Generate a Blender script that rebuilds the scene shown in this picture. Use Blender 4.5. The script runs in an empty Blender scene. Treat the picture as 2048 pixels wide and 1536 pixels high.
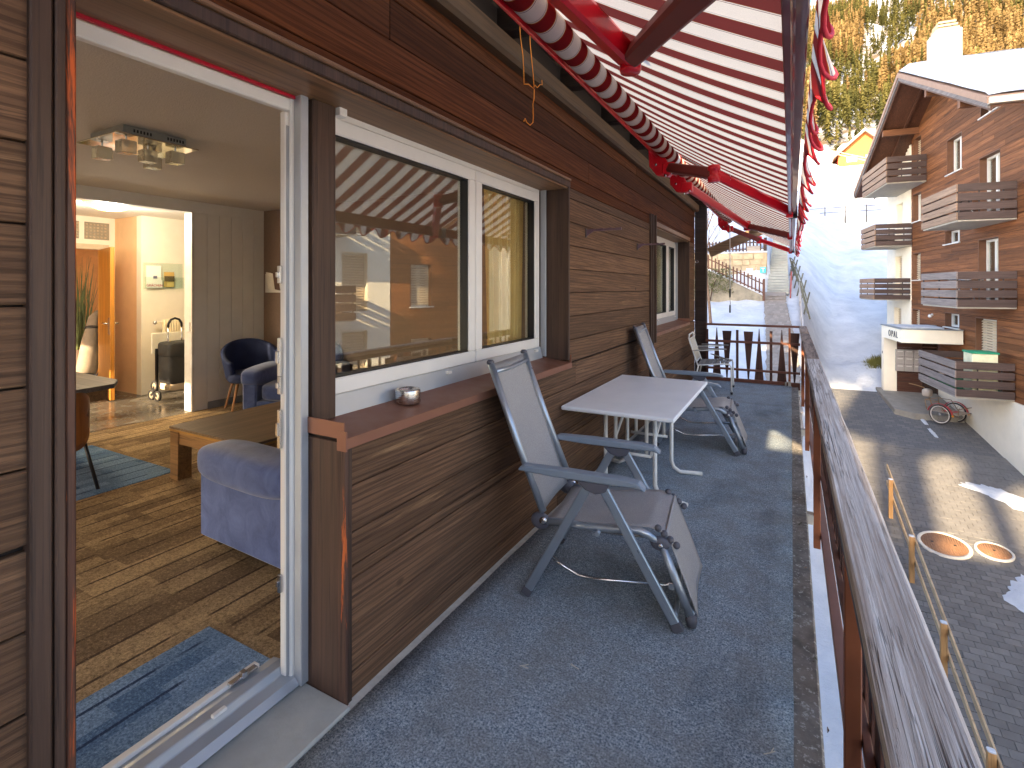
import bpy, bmesh, math, random
from mathutils import Vector, Matrix, noise
random.seed(7)
R = math.radians
scn = bpy.context.scene
C = scn.collection

# ------------------------------------------------------------------ camera, sky, sun, exposure
cam_d = bpy.data.cameras.new('camera'); cam = bpy.data.objects.new('camera', cam_d); C.objects.link(cam)
cam.location = (0, 0, 1.57)
YAW = 28.587
cam.rotation_euler = (R(90), 0, R(YAW))
cam_d.sensor_width = 36; cam_d.lens = 18.0
cam_d.shift_y = -(768 - 575) / 2048
cam_d.clip_start = 0.02; cam_d.clip_end = 3000
scn.camera = cam

SUN_EL = 22.0
TO_SUN = Vector((-0.10 * math.cos(R(SUN_EL)), -0.995 * math.cos(R(SUN_EL)), math.sin(R(SUN_EL)))).normalized()
w = bpy.data.worlds.new('World'); scn.world = w; w.use_nodes = True
nt = w.node_tree; nt.nodes.clear()
sky = nt.nodes.new('ShaderNodeTexSky'); sky.sky_type = 'NISHITA'; sky.sun_disc = False
sky.sun_elevation = R(SUN_EL); sky.sun_rotation = math.atan2(TO_SUN.x, TO_SUN.y)
sky.altitude = 1600; sky.air_density = 0.85; sky.dust_density = 5.0; sky.ozone_density = 0.5
bg = nt.nodes.new('ShaderNodeBackground'); bg.inputs[1].default_value = 0.15
out = nt.nodes.new('ShaderNodeOutputWorld')
nt.links.new(sky.outputs[0], bg.inputs[0]); nt.links.new(bg.outputs[0], out.inputs[0])
sun_d = bpy.data.lights.new('sun', 'SUN'); sun_d.energy = 4.3; sun_d.angle = R(0.55); sun_d.color = (1.0, 0.77, 0.48)
sun = bpy.data.objects.new('sun', sun_d); C.objects.link(sun)
sun.rotation_euler = TO_SUN.to_track_quat('Z', 'Y').to_euler(); sun.location = TO_SUN * 60
scn.view_settings.view_transform = 'Standard'; scn.view_settings.look = 'None'
scn.view_settings.gamma = 1; scn.view_settings.use_curve_mapping = False
scn.view_settings.exposure = 2.45
scn.cycles.max_bounces = 8; scn.cycles.diffuse_bounces = 5; scn.cycles.glossy_bounces = 4; scn.cycles.transmission_bounces = 4
scn.cycles.transparent_max_bounces = 12; scn.cycles.sample_clamp_indirect = 6
scn.cycles.use_denoising = True

# ------------------------------------------------------------------ materials
MATS = {}
def lin(c):
    return tuple((x / 12.92 if x <= 0.04045 else ((x + 0.055) / 1.055) ** 2.4) for x in [v / 255 for v in c])
class N:
    """small node-tree wrapper"""
    def __init__(s, name):
        s.m = bpy.data.materials.new(name); s.m.use_nodes = True; s.t = s.m.node_tree; s.t.nodes.clear()
        s.o = s.n('ShaderNodeOutputMaterial')
    def n(s, typ, **kw):
        d = s.t.nodes.new(typ)
        for k, v in kw.items():
            if hasattr(d, k) and k not in ('Scale',): setattr(d, k, v)
        return d
    def l(s, a, b): s.t.links.new(a, b)
    def val(s, node, **kw):
        for k, v in kw.items(): node.inputs[k.replace('_', ' ')].default_value = v
        return node
    def coords(s, scale=(1, 1, 1), rand=True, kind='Object', rot=(0, 0, 0)):
        tc = s.n('ShaderNodeTexCoord'); mp = s.n('ShaderNodeMapping'); mp.inputs['Scale'].default_value = scale
        mp.inputs['Rotation'].default_value = rot
        s.l(tc.outputs[kind], mp.inputs['Vector'])
        if rand:
            oi = s.n('ShaderNodeObjectInfo'); mu = s.n('ShaderNodeMath', operation='MULTIPLY'); mu.inputs[1].default_value = 37.0
            cx = s.n('ShaderNodeCombineXYZ'); s.l(oi.outputs['Random'], mu.inputs[0])
            for i in range(3): s.l(mu.outputs[0], cx.inputs[i])
            s.l(cx.outputs[0], mp.inputs['Location'])
        return mp.outputs[0]
    def noise(s, vec, scale, detail=4, rough=0.55, dist=0.0):
        d = s.n('ShaderNodeTexNoise'); s.l(vec, d.inputs['Vector'])
        s.val(d, Scale=scale, Detail=detail, Roughness=rough, Distortion=dist); return d.outputs[0]
    def ramp(s, fac, stops, interp='LINEAR'):
        d = s.n('ShaderNodeValToRGB'); d.color_ramp.interpolation = interp
        e = d.color_ramp.elements
        while len(e) < len(stops): e.new(0.5)
        for i, (p, c) in enumerate(stops):
            e[i].position = p; e[i].color = (c, c, c, 1) if isinstance(c, (int, float)) else (*c, 1)
        s.l(fac, d.inputs[0]); return d.outputs[0]
    def mix(s, fac, a, b, typ='MIX'):
        d = s.n('ShaderNodeMix'); d.data_type = 'RGBA'; d.blend_type = typ
        for i, v in ((0, fac), (6, a), (7, b)):
            if isinstance(v, (int, float)): d.inputs[i].default_value = v
            elif isinstance(v, tuple): d.inputs[i].default_value = (*v, 1)
            else: s.l(v, d.inputs[i])
        return d.outputs[2]
    def rand_tint(s, col, amt):
        oi = s.n('ShaderNodeObjectInfo'); mr = s.n('ShaderNodeMapRange')
        mr.inputs['To Min'].default_value = 1 - amt; mr.inputs['To Max'].default_value = 1 + amt
        s.l(oi.outputs['Random'], mr.inputs['Value'])
        vm = s.n('ShaderNodeVectorMath', operation='SCALE')
        if isinstance(col, tuple): vm.inputs[0].default_value = col
        else: s.l(col, vm.inputs[0])
        s.l(mr.outputs[0], vm.inputs['Scale']); return vm.outputs[0]
    def bsdf(s, col, rough=0.6, metal=0.0, bump=None, bstr=0.3, bdist=0.01, spec=0.5, coat=0.0, trans=0.0, emit=None, estr=0, sub=0):
        b = s.n('ShaderNodeBsdfPrincipled')
        for k, v in (('Base Color', col), ('Roughness', rough), ('Metallic', metal)):
            if isinstance(v, tuple): b.inputs[k].default_value = (*v, 1)
            elif isinstance(v, (int, float)): b.inputs[k].default_value = v
            else: s.l(v, b.inputs[k])
        b.inputs['Specular IOR Level'].default_value = spec; b.inputs['Coat Weight'].default_value = coat
        b.inputs['Transmission Weight'].default_value = trans
        if emit: b.inputs['Emission Color'].default_value = (*emit, 1); b.inputs['Emission Strength'].default_value = estr
        if bump is not None:
            bp = s.n('ShaderNodeBump'); bp.inputs['Strength'].default_value = bstr; bp.inputs['Distance'].default_value = bdist
            s.l(bump, bp.inputs['Height']); s.l(bp.outputs[0], b.inputs['Normal'])
        s.l(b.outputs[0], s.o.inputs[0]); return b

def plain(name, rgb, rough=0.5, metal=0.0, var=0.12, scale=6, bstr=0.0, bscale=40, **kw):
    if name in MATS: return MATS[name]
    s = N(name); c = lin(rgb); v = s.coords()
    f = s.noise(v, scale, 5, 0.6)
    col = s.mix(s.ramp(f, [(0.3, 0.0), (0.7, 1.0)]), tuple(x * (1 - var) for x in c), tuple(min(1, x * (1 + var)) for x in c))
    s.bsdf(col, rough, metal, bump=s.noise(v, bscale, 3) if bstr else None, bstr=bstr, **kw)
    MATS[name] = s.m; return s.m

def wood(name, c1, c2, axis='Y', fine=26, along=1.2, rough=0.6, bstr=0.35, tint=0.18, c3=None, t3=0.62, w3=0.06, spec=0.4, bands=0):
    """grain runs along the axis; c3 adds worn patches of another tone"""
    if name in MATS: return MATS[name]
    s = N(name)
    sc = [fine, fine, fine]; sc['XYZ'.index(axis)] = along
    v = s.coords(tuple(sc)); v2 = s.coords(tuple(x * 0.22 for x in sc))
    g = s.noise(v, 1.0, 6, 0.65, 0.6); b = s.noise(v2, 1.0, 4, 0.6, 1.2)
    vf = s.coords(tuple(x * 2.6 if i != 'XYZ'.index(axis) else x for i, x in enumerate(sc))); fl = s.noise(vf, 1.0, 4, 0.7, 0.8)
    col = s.mix(s.ramp(g, [(0.32, 0.0), (0.68, 1.0)]), lin(c1), lin(c2))
    col = s.mix(s.ramp(fl, [(0.34, 0.8), (0.5, 0.0)]), col, tuple(x * 0.4 for x in lin(c2)))
    col = s.mix(s.ramp(fl, [(0.58, 0.0), (0.75, 0.35)]), col, tuple(min(1, x * 1.7) for x in lin(c1)))
    gb = s.n('ShaderNodeMath', operation='ADD'); s.l(g, gb.inputs[0]); s.l(fl, gb.inputs[1]); g = gb.outputs[0]
    if bands:
        wv = s.n('ShaderNodeTexWave'); wv.wave_type = 'BANDS'; wv.bands_direction = 'DIAGONAL'; ws = [bands] * 3; ws['XYZ'.index(axis)] = bands * 0.035
        s.l(s.coords(tuple(ws)), wv.inputs['Vector']); s.val(wv, Scale=1.0, Distortion=5.5, Detail=3.0, Detail_Scale=0.9, Detail_Roughness=0.6)
        col = s.mix(s.ramp(wv.outputs[1], [(0.12, 0.5), (0.42, 0.0)]), col, tuple(x * 0.35 for x in lin(c2)))
        vk = s.coords(tuple(x * (0.10 if i == 'XYZ'.index(axis) else 0.16) for i, x in enumerate((30, 30, 30)))); kn = s.n('ShaderNodeTexVoronoi'); s.l(vk, kn.inputs['Vector']); s.val(kn, Scale=1.0)
        col = s.mix(s.ramp(kn.outputs[0], [(0.045, 0.85), (0.10, 0.0)]), col, tuple(x * 0.4 for x in lin(c2)))
    col = s.mix(s.ramp(b, [(0.35, 0.55), (0.65, 0.0)]), col, tuple(x * 0.45 for x in lin(c1)))
    if c3 is not None:
        v3 = s.coords(tuple(x * 0.3 for x in sc)); f3 = s.noise(v3, 1.6, 7, 0.7, 0.4)
        col = s.mix(s.ramp(f3, [(t3, 0.0), (t3 + w3, 1.0)]), col, lin(c3))
    col = s.rand_tint(col, tint)
    s.bsdf(col, rough, 0, bump=g, bstr=bstr, bdist=0.004, spec=spec)
    MATS[name] = s.m; return s.m

def metal(name, rgb, rough=0.3, m=1.0, brush=None):
    if name in MATS: return MATS[name]
    s = N(name); v = s.coords((1, 1, 1) if not brush else brush); f = s.noise(v, 8, 4)
    c = lin(rgb)
    col = s.mix(f, tuple(x * 0.85 for x in c), tuple(min(1, x * 1.1) for x in c))
    s.bsdf(col, s.ramp(f, [(0.3, rough * 0.8), (0.7, min(1, rough * 1.25))]), m)
    MATS[name] = s.m; return s.m

def glass(name, f0=0.09, tint=(0.92, 0.96, 0.94), rough=0.0):
    """thin pane: Schlick reflection over a clear sheet"""
    if name in MATS: return MATS[name]
    s = N(name); lw = s.n('ShaderNodeLayerWeight'); lw.inputs[0].default_value = 0.5
    pw = s.n('ShaderNodeMath', operation='POWER'); pw.inputs[1].default_value = 5.0; s.l(lw.outputs['Facing'], pw.inputs[0])
    ma = s.n('ShaderNodeMath', operation='MULTIPLY_ADD'); ma.inputs[1].default_value = 1 - f0; ma.inputs[2].default_value = f0; s.l(pw.outputs[0], ma.inputs[0])
    tr = s.n('ShaderNodeBsdfTransparent'); tr.inputs[0].default_value = (*tint, 1)
    gl = s.n('ShaderNodeBsdfGlossy'); gl.inputs['Roughness'].default_value = rough
    mx = s.n('ShaderNodeMixShader'); s.l(ma.outputs[0], mx.inputs[0]); s.l(tr.outputs[0], mx.inputs[1]); s.l(gl.outputs[0], mx.inputs[2])
    s.l(mx.outputs[0], s.o.inputs[0]); MATS[name] = s.m; return s.m

# ------------------------------------------------------------------ mesh builder
class MB:
    def __init__(s): s.v = []; s.f = []; s.sm = []
    def add(s, vs, fs, smooth=False):
        k = len(s.v); s.v += [tuple(v) for v in vs]; s.f += [tuple(i + k for i in f) for f in fs]; s.sm += [smooth] * len(fs); return s
    def box(s, x0, x1, y0, y1, z0, z1, mat4=None):
        vs = [Vector((x, y, z)) for x in (x0, x1) for y in (y0, y1) for z in (z0, z1)]
        if mat4 is not None: vs = [mat4 @ v for v in vs]
        return s.add(vs, [(0, 1, 3, 2), (4, 6, 7, 5), (0, 4, 5, 1), (2, 3, 7, 6), (0, 2, 6, 4), (1, 5, 7, 3)])
    def bar(s, a, b, w, h, up=(0, 0, 1)):
        """rectangular bar from a to b: w across, h along up"""
        a, b = Vector(a), Vector(b); d = (b - a); L = d.length; d.normalize(); u = Vector(up)
        sd = d.cross(u)
        if sd.length < 1e-4: sd = d.cross(Vector((1, 0, 0)))
        sd.normalize(); u = sd.cross(d)
        m = Matrix((sd, d, u)).transposed().to_4x4(); m.translation = a
        return s.box(-w / 2, w / 2, 0, L, -h / 2, h / 2, m)
    def prism(s, pts, axis, lo, hi):
        """closed polygon in the plane normal to axis, extruded lo..hi"""
        def P(p, t): return {'X': (t, p[0], p[1]), 'Y': (p[0], t, p[1]), 'Z': (p[0], p[1], t)}[axis]
        n = len(pts); vs = [P(p, lo) for p in pts] + [P(p, hi) for p in pts]
        fs = [tuple(range(n))[::-1], tuple(range(n, 2 * n))] + [(i, (i + 1) % n, n + (i + 1) % n, n + i) for i in range(n)]
        return s.add(vs, fs)
    def tube(s, pts, r, seg=10, cap=True, closed=False, sy=1.0):
        pts = [Vector(p) for p in pts]; n = len(pts); rs = r if isinstance(r, (list, tuple)) else [r] * n
        prev = None; k0 = len(s.v); vs = []; fs = []
        for i, p in enumerate(pts):
            if closed: t = pts[(i + 1) % n] - pts[i - 1]
            else: t = pts[min(i + 1, n - 1)] - pts[max(i - 1, 0)]
            t.normalize()
            if prev is None:
                a = Vector((0, 0, 1)) if abs(t.z) < 0.9 else Vector((1, 0, 0))
                u = t.cross(a).normalized()
            else:
                u = (prev - t * prev.dot(t)).normalized()
            prev = u; q = t.cross(u)
            for j in range(seg):
                an = 2 * math.pi * j / seg
                vs.append(p + (u * math.cos(an) + q * math.sin(an) * sy) * rs[i])
        m = n if closed else n - 1
        for i in range(m):
            for j in range(seg):
                a = i * seg + j; b = i * seg + (j + 1) % seg; i2 = (i + 1) % n
                fs.append((a, b, i2 * seg + (j + 1) % seg, i2 * seg + j))
        s.add(vs, fs, True)
        if cap and not closed:
            s.f.append(tuple(k0 + j for j in range(seg))[::-1]); s.f.append(tuple(k0 + (n - 1) * seg + j for j in range(seg))); s.sm += [False, False]
        return s
    def lathe(s, prof, seg=20, c=(0, 0, 0), axis='Z'):
        vs = []; fs = []; n = len(prof)
        for j in range(seg):
            an = 2 * math.pi * j / seg
            for r, h in prof:
                x, y = r * math.cos(an), r * math.sin(an)
                p = {'Z': (x, y, h), 'Y': (x, h, y), 'X': (h, x, y)}[axis]
                vs.append((p[0] + c[0], p[1] + c[1], p[2] + c[2]))
        for j in range(seg):
            for i in range(n - 1):
                a = j * n + i; b = ((j + 1) % seg) * n + i
                fs.append((a, b, b + 1, a + 1))
        return s.add(vs, fs, True)
    def grid(s, fn, nu, nv, smooth=True):
        vs = [fn(i / nu, j / nv) for i in range(nu + 1) for j in range(nv + 1)]
        fs = [(i * (nv + 1) + j, (i + 1) * (nv + 1) + j, (i + 1) * (nv + 1) + j + 1, i * (nv + 1) + j + 1) for i in range(nu) for j in range(nv)]
        return s.add(vs, fs, smooth)
    def sphere(s, c, r, sub=12, sz=(1, 1, 1)):
        return s.lathe([(max(1e-4, r * math.sin(math.pi * i / sub)) * sz[0], -r * math.cos(math.pi * i / sub) * sz[2]) for i in range(sub + 1)], sub * 2, c)
    def mesh(s, name, mat, off=(0, 0, 0), bevel=0, recalc=True):
        me = bpy.data.meshes.new(name); o = Vector(off)
        me.from_pydata([Vector(v) - o for v in s.v], [], s.f)
        for p, sm in zip(me.polygons, s.sm): p.use_smooth = sm
        if bevel or recalc:
            bm = bmesh.new(); bm.from_mesh(me)
            if recalc: bmesh.ops.recalc_face_normals(bm, faces=bm.faces)
            if bevel:
                es = [e for e in bm.edges if len(e.link_faces) == 2 and e.calc_face_angle(0) > 0.6]
                bmesh.ops.bevel(bm, geom=es, offset=bevel, segments=1, affect='EDGES', clamp_overlap=True)
            bm.to_mesh(me); bm.free()
        if mat is not None: me.materials.append(mat)
        return me
    def build(s, name, mat, parent=None, bevel=0, world=True, recalc=True):
        """one mesh object; with world=True the coordinates are given in world space (parents are unrotated then)"""
        off = wloc(parent) if (world and parent is not None) else Vector((0, 0, 0))
        return link(bpy.data.objects.new(name, s.mesh(name, mat, off, bevel, recalc)), parent)
WL = {}
def wloc(o):
    v = Vector((0, 0, 0))
    while o is not None: v += o.location; o = o.parent
    return v
def link(o, parent=None):
    C.objects.link(o)
    if parent is not None: o.parent = parent
    return o
def tag(o, label=None, cat=None, group=None, kind=None):
    if label: o['label'] = label
    if cat: o['category'] = cat
    if group: o['group'] = group
    if kind: o['kind'] = kind
    return o
def thing(name, label, cat, loc=(0, 0, 0), rz=0, group=None):
    o = bpy.data.objects.new(name, None); o.empty_display_size = 0.1; C.objects.link(o)
    o.location = loc; o.rotation_euler = (0, 0, rz); return tag(o, label, cat, group)
def copy_tree(o, parent=None):
    c = o.copy(); C.objects.link(c); c.parent = parent
    for ch in list(o.children): copy_tree(ch, c)
    return c
def box(name, mat, parent, x0, x1, y0, y1, z0, z1, bevel=0, world=True):
    return MB().box(x0, x1, y0, y1, z0, z1).build(name, mat, parent, bevel, world)
def cut_cells(u0, u1, z0, z1, holes):
    """rectangles that tile u0..u1 x z0..z1 minus the holes"""
    us = sorted({u0, u1, *[h[0] for h in holes], *[h[1] for h in holes]}); zs = sorted({z0, z1, *[h[2] for h in holes], *[h[3] for h in holes]})
    us = [u for u in us if u0 <= u <= u1]; zs = [z for z in zs if z0 <= z <= z1]; res = []
    for b, t in zip(zs, zs[1:]):
        run = None
        for a, c in zip(us, us[1:]):
            inside = any(h[0] <= (a + c) / 2 <= h[1] and h[2] <= (b + t) / 2 <= h[3] for h in holes)
            if inside:
                if run: res.append((run[0], run[1], b, t)); run = None
            else:
                run = (run[0], c) if run else (a, c)
        if run: res.append((run[0], run[1], b, t))
    return res
def clad(u0, u1, z0, z1, pitch, holes, joints=0.0, lim=None):
    """board rectangles in rows of the given pitch, cut round the holes; lim(z) -> (ulo, uhi) trims a row"""
    res = []; z = z0; k = 0
    while z < z1 - 0.02:
        t = min(z + pitch, z1); a, b = u0, u1
        if lim: a, b = lim((z + t) / 2); a, b = max(a, u0), min(b, u1)
        if b - a > 0.15:
            cells = cut_cells(a, b, z, t, [h for h in holes])
            for (p, q, r_, s_) in cells:
                if s_ - r_ < 0.015: continue
                if joints and q - p > joints:
                    m = p + (q - p) * (0.25 + 0.5 * ((k * 0.618) % 1)); res += [(p, m, r_, s_), (m, q, r_, s_)]
                else: res.append((p, q, r_, s_))
        z = t; k += 1
    return res
# ------------------------------------------------------------------ shared materials
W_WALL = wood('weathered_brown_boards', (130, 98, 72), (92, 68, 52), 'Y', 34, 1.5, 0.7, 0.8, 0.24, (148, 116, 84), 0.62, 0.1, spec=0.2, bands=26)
W_TRIM = wood('brown_trim_wood', (86, 64, 50), (66, 48, 38), 'Z', 30, 1.2, 0.6, 0.4, 0.12, (150, 84, 40), 0.70, 0.03)
W_JAMB = wood('peeling_orange_jamb', (98, 62, 44), (70, 44, 34), 'Z', 34, 2.0, 0.5, 0.5, 0.05, (196, 90, 36), 0.55, 0.05)
W_EDGE = wood('flecked_corner_trim', (92, 66, 52), (68, 48, 40), 'Z', 34, 2.0, 0.6, 0.5, 0.05, (190, 96, 44), 0.63, 0.04)
W_SOFF = wood('smooth_brown_soffit', (150, 112, 80), (124, 90, 62), 'Y', 14, 0.8, 0.45, 0.1, 0.1, spec=0.45)
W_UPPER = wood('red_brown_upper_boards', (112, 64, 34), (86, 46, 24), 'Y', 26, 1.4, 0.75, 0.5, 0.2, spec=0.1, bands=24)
W_DARK = wood('dark_eave_wood', (52, 38, 28), (36, 26, 20), 'X', 18, 1.2, 0.75, 0.3, 0.15)
W_PART = wood('dark_partition_boards', (70, 52, 42), (50, 38, 32), 'X', 24, 1.4, 0.7, 0.4, 0.15)
WHITE = plain('white_frame_plastic', (226, 222, 214), 0.32, var=0.03)
ALU = metal('grey_aluminium', (182, 186, 190), 0.5, 0.5)
STEEL = metal('bright_steel', (200, 200, 200), 0.22, 1.0)
COPPER = metal('brown_copper_sheet', (138, 96, 78), 0.45, 0.4)
RED = plain('red_enamel', (226, 18, 40), 0.28, var=0.05, coat=0.3)
REDLINE = plain('red_plastic_strip', (176, 10, 40), 0.4, var=0.04)
PANE = glass('window_glass', 0.13)
PANE2 = glass('far_window_glass', 0.08)
BLACK = plain('black_plastic', (28, 28, 30), 0.45)
def concrete_lichen():
    s = N('lichen_concrete'); v = s.coords(rand=False)
    a = s.noise(v, 9, 8, 0.7); b = s.noise(v, 45, 5, 0.7); c = s.noise(v, 6.5, 6, 0.72, 0.6); d = s.noise(v, 11, 6, 0.7, 0.9)
    col = s.mix(s.ramp(a, [(0.35, 0.0), (0.65, 1.0)]), lin((108, 104, 98)), lin((152, 144, 134)))
    col = s.mix(s.ramp(b, [(0.56, 0.0), (0.66, 1.0)]), col, lin((206, 204, 196)))
    col = s.mix(s.ramp(c, [(0.665, 0.0), (0.69, 1.0)]), col, lin((206, 138, 52)))
    col = s.mix(s.ramp(d, [(0.63, 0.0), (0.68, 1.0)]), col, lin((52, 58, 30)))
    s.bsdf(col, 0.9, 0, bump=b, bstr=0.6, bdist=0.01); return s.m
LICHEN = concrete_lichen()
PLASTER = plain('pale_plaster_strip', (190, 186, 174), 0.85, var=0.2, scale=14, bstr=0.3)
CONC = plain('pale_concrete', (170, 170, 162), 0.85, var=0.14, scale=5, bstr=0.25)
def felt(name, c1, c2, scale=190):
    s = N(name); v = s.coords(rand=False)
    f = s.noise(v, scale, 3, 0.8); g = s.noise(v, 5, 6, 0.65); h = s.noise(v, scale * 0.35, 2, 0.6)
    col = s.mix(s.ramp(f, [(0.36, 0.0), (0.64, 1.0)]), lin(c1), lin(c2))
    col = s.mix(s.ramp(h, [(0.42, 0.3), (0.6, 0.0)]), col, tuple(x * 0.6 for x in lin(c1)))
    col = s.mix(s.ramp(g, [(0.38, 0.45), (0.6, 0.0)]), col, lin((128, 126, 120)))
    st_ = s.noise(s.coords((1, 0.6, 1), rand=False), 1.6, 7, 0.7, 0.5); col = s.mix(s.ramp(st_, [(0.52, 0.0), (0.72, 0.55)]), col, tuple(x * 0.55 for x in lin(c1)))
    sp_ = s.noise(v, 14, 4, 0.75); col = s.mix(s.ramp(sp_, [(0.66, 0.0), (0.76, 0.5)]), col, lin((110, 98, 84)))
    s.bsdf(col, 0.97, 0, bump=f, bstr=0.8, bdist=0.006, spec=0.1); return s.m
FELT = felt('blue_grey_felt', (70, 92, 110), (204, 214, 220), 120)
def tilecarpet(name, dark, light, line):
    """broad strips of two tones along Y with thin dark lines, looped pile"""
    s = N(name); v = s.coords((1, 1, 1), rand=False); vr = s.coords((1, 1, 1), rand=False, rot=(0, 0, R(90)))
    def br(vec, w, h, off=0.37):
        d = s.n('ShaderNodeTexBrick'); s.l(vec, d.inputs['Vector']); d.offset = off; d.offset_frequency = 2
        d.inputs['Color1'].default_value = (0, 0, 0, 1); d.inputs['Color2'].default_value = (1, 1, 1, 1); d.inputs['Mortar'].default_value = (0.5, 0.5, 0.5, 1)
        s.val(d, Scale=1.0, Mortar_Size=0.0, Bias=0.0, Brick_Width=w, Row_Height=h); return d.outputs[0]
    a = br(vr, 0.62, 0.17); b = br(vr, 0.36, 0.085, 0.6)
    m = s.mix(0.45, a, b); fz = s.noise(v, 85, 4, 0.85); fz2 = s.noise(v, 25, 3, 0.6)
    col = s.mix(s.ramp(m, [(0.25, 0.0), (0.75, 1.0)]), lin(dark), lin(light))
    d = s.n('ShaderNodeTexBrick'); s.l(vr, d.inputs['Vector']); d.offset = 0.43
    s.val(d, Scale=1.0, Mortar_Size=0.009, Mortar_Smooth=0.3, Brick_Width=50.0, Row_Height=0.16)
    sc = s.coords((0.35, 1.6, 1), rand=False); g = s.noise(sc, 2.4, 2, 0.5)
    mask = s.n('ShaderNodeMath', operation='MULTIPLY'); s.l(d.outputs['Fac'], mask.inputs[0]); s.l(s.ramp(g, [(0.42, 0.0), (0.5, 1.0)]), mask.inputs[1])
    col = s.mix(mask.outputs[0], col, lin(line))
    col = s.mix(s.ramp(fz, [(0.36, 0.75), (0.56, 0.0)]), col, tuple(x * 0.4 for x in lin(dark)))
    col = s.mix(s.ramp(fz, [(0.55, 0.0), (0.72, 0.5)]), col, tuple(min(1, x * 1.5) for x in lin(light)))
    s.bsdf(col, 0.97, 0, bump=fz, bstr=0.9, bdist=0.005, spec=0.1); return s.m
CARPET_BR = tilecarpet('brown_tile_carpet', (140, 116, 88), (206, 176, 132), (88, 72, 58))
CARPET_BL = tilecarpet('blue_tile_carpet', (88, 122, 160), (160, 190, 222), (52, 68, 100))

# ------------------------------------------------------------------ the chalet we stand at
WX = -1.48
house = thing('wooden_chalet', 'dark brown wooden chalet wall with white framed door and windows along the balcony', 'house', (-1.6, 4.5, -0.1))
DOOR = (0.558, 1.40, -0.2, 2.33); WIN = (1.40, 3.62, 1.0, 2.33); WIN2 = (6.42, 8.83, 1.0, 2.33)
HOLES = [DOOR, WIN, WIN2, (-2.7, -0.2, 0.5, 2.33)]
rr = random.Random(3)
for (a, b, z0, z1) in clad(-3.2, 9.38, -0.09, 2.97, 0.18, HOLES, 3.0):
    pr_ = rr.uniform(0, 0.004)
    g = 0.0025
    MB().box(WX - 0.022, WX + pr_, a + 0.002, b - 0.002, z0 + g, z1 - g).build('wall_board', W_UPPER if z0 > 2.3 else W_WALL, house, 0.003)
core = MB()
for (a, b, z0, z1) in cut_cells(-3.2, 9.38, -0.3, 3.2, HOLES): core.box(-1.72, WX - 0.024, a, b, z0, z1)
core.build('wall_core', plain('dark_wall_core', (40, 30, 24), 0.9), house)
# near jamb: two vertical boards, the inner one with peeling orange stain
box('jamb_board', W_TRIM, house, WX - 0.02, WX + 0.022, 0.478, 0.518, -0.02, 3.0, 0.004)
box('jamb_board', W_TRIM, house, WX - 0.02, WX + 0.026, 0.521, 0.540, -0.02, 3.0, 0.003)
box('jamb_strip', W_JAMB, house, -1.70, WX + 0.020, 0.541, 0.562, -0.02, 2.4, 0.004)
# between door and window
box('post', W_TRIM, house, -1.76, -1.656, 1.398, 1.515, 1.03, 2.3175, 0.004)
box('jamb_board', wood('door_jamb_brown', (92, 68, 54), (70, 52, 42), 'Z', 26, 1.4, 0.6, 0.35, 0.1, (168, 150, 130), 0.72, 0.05), house, -1.712, WX - 0.004, 1.388, 1.402, -0.02, 0.985, 0.003)
box('corner_trim', W_EDGE, house, WX - 0.03, WX + 0.014, 1.384, 1.405, -0.02, 0.985, 0.003)
box('corner_trim', W_TRIM, house, WX - 0.03, WX + 0.010, 1.406, 1.424, -0.02, 0.985, 0.002)
box('soffit', W_SOFF, house, -1.72, WX - 0.003, 0.53, 3.618, 2.318, 2.3285, 0.002)
box('lintel_trim', W_TRIM, house, WX - 0.02, WX + 0.012, -3.2, 3.625, 2.328, 2.372, 0.004)
box('lintel_trim', W_SOFF, house, WX - 0.02, WX + 0.022, -3.2, 3.62, 2.374, 2.392, 0.005)
box('jamb_board', W_TRIM, house, -1.72, WX + 0.008, 3.596, 3.622, 1.02, 2.332, 0.003)
# second window surround
box('soffit', W_SOFF, house, -1.72, WX - 0.003, 6.42, 8.83, 2.318, 2.3285, 0.002)
box('lintel_trim', W_SOFF, house, WX - 0.02, WX + 0.018, 6.30, 8.84, 2.335, 2.39, 0.005)
box('jamb_board', W_TRIM, house, -1.72, WX + 0.008, 8.805, 8.832, 1.02, 2.332, 0.003)
box('jamb_board', W_TRIM, house, -1.72, WX + 0.008, 6.418, 6.445, 1.02, 2.332, 0.003)
for dy in (0, 0.07, 0.17): box('guide_rail', W_TRIM, house, WX - 0.01, WX + 0.03 + dy * 0.1, 6.12 + dy, 6.15 + dy, 0.0 if dy < 0.1 else 0.9, 2.45, 0.004)
# window sills
def sill(y0, y1, name='window_sill'):
    p = [(-1.71, 1.036), (-1.458, 1.004), (-1.458, 0.962), (-1.470, 0.962), (-1.470, 0.992), (-1.71, 1.022)]
    o = MB().prism(p, 'Y', y0, y1).build(name, COPPER, house, 0.002)
    e = MB().box(-1.70, -1.47, y0 - 0.004, y0 + 0.002, 1.0, 1.062); e.box(-1.505, -1.457, y0 - 0.006, y0 + 0.001, 0.955, 1.03)
    e.build('end_cap', COPPER, o); MB().box(-1.70, -1.462, y1 - 0.003, y1 + 0.004, 0.985, 1.06).build('end_cap', COPPER, o)
sill(1.386, 3.628); sill(6.35, 8.80)
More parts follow.
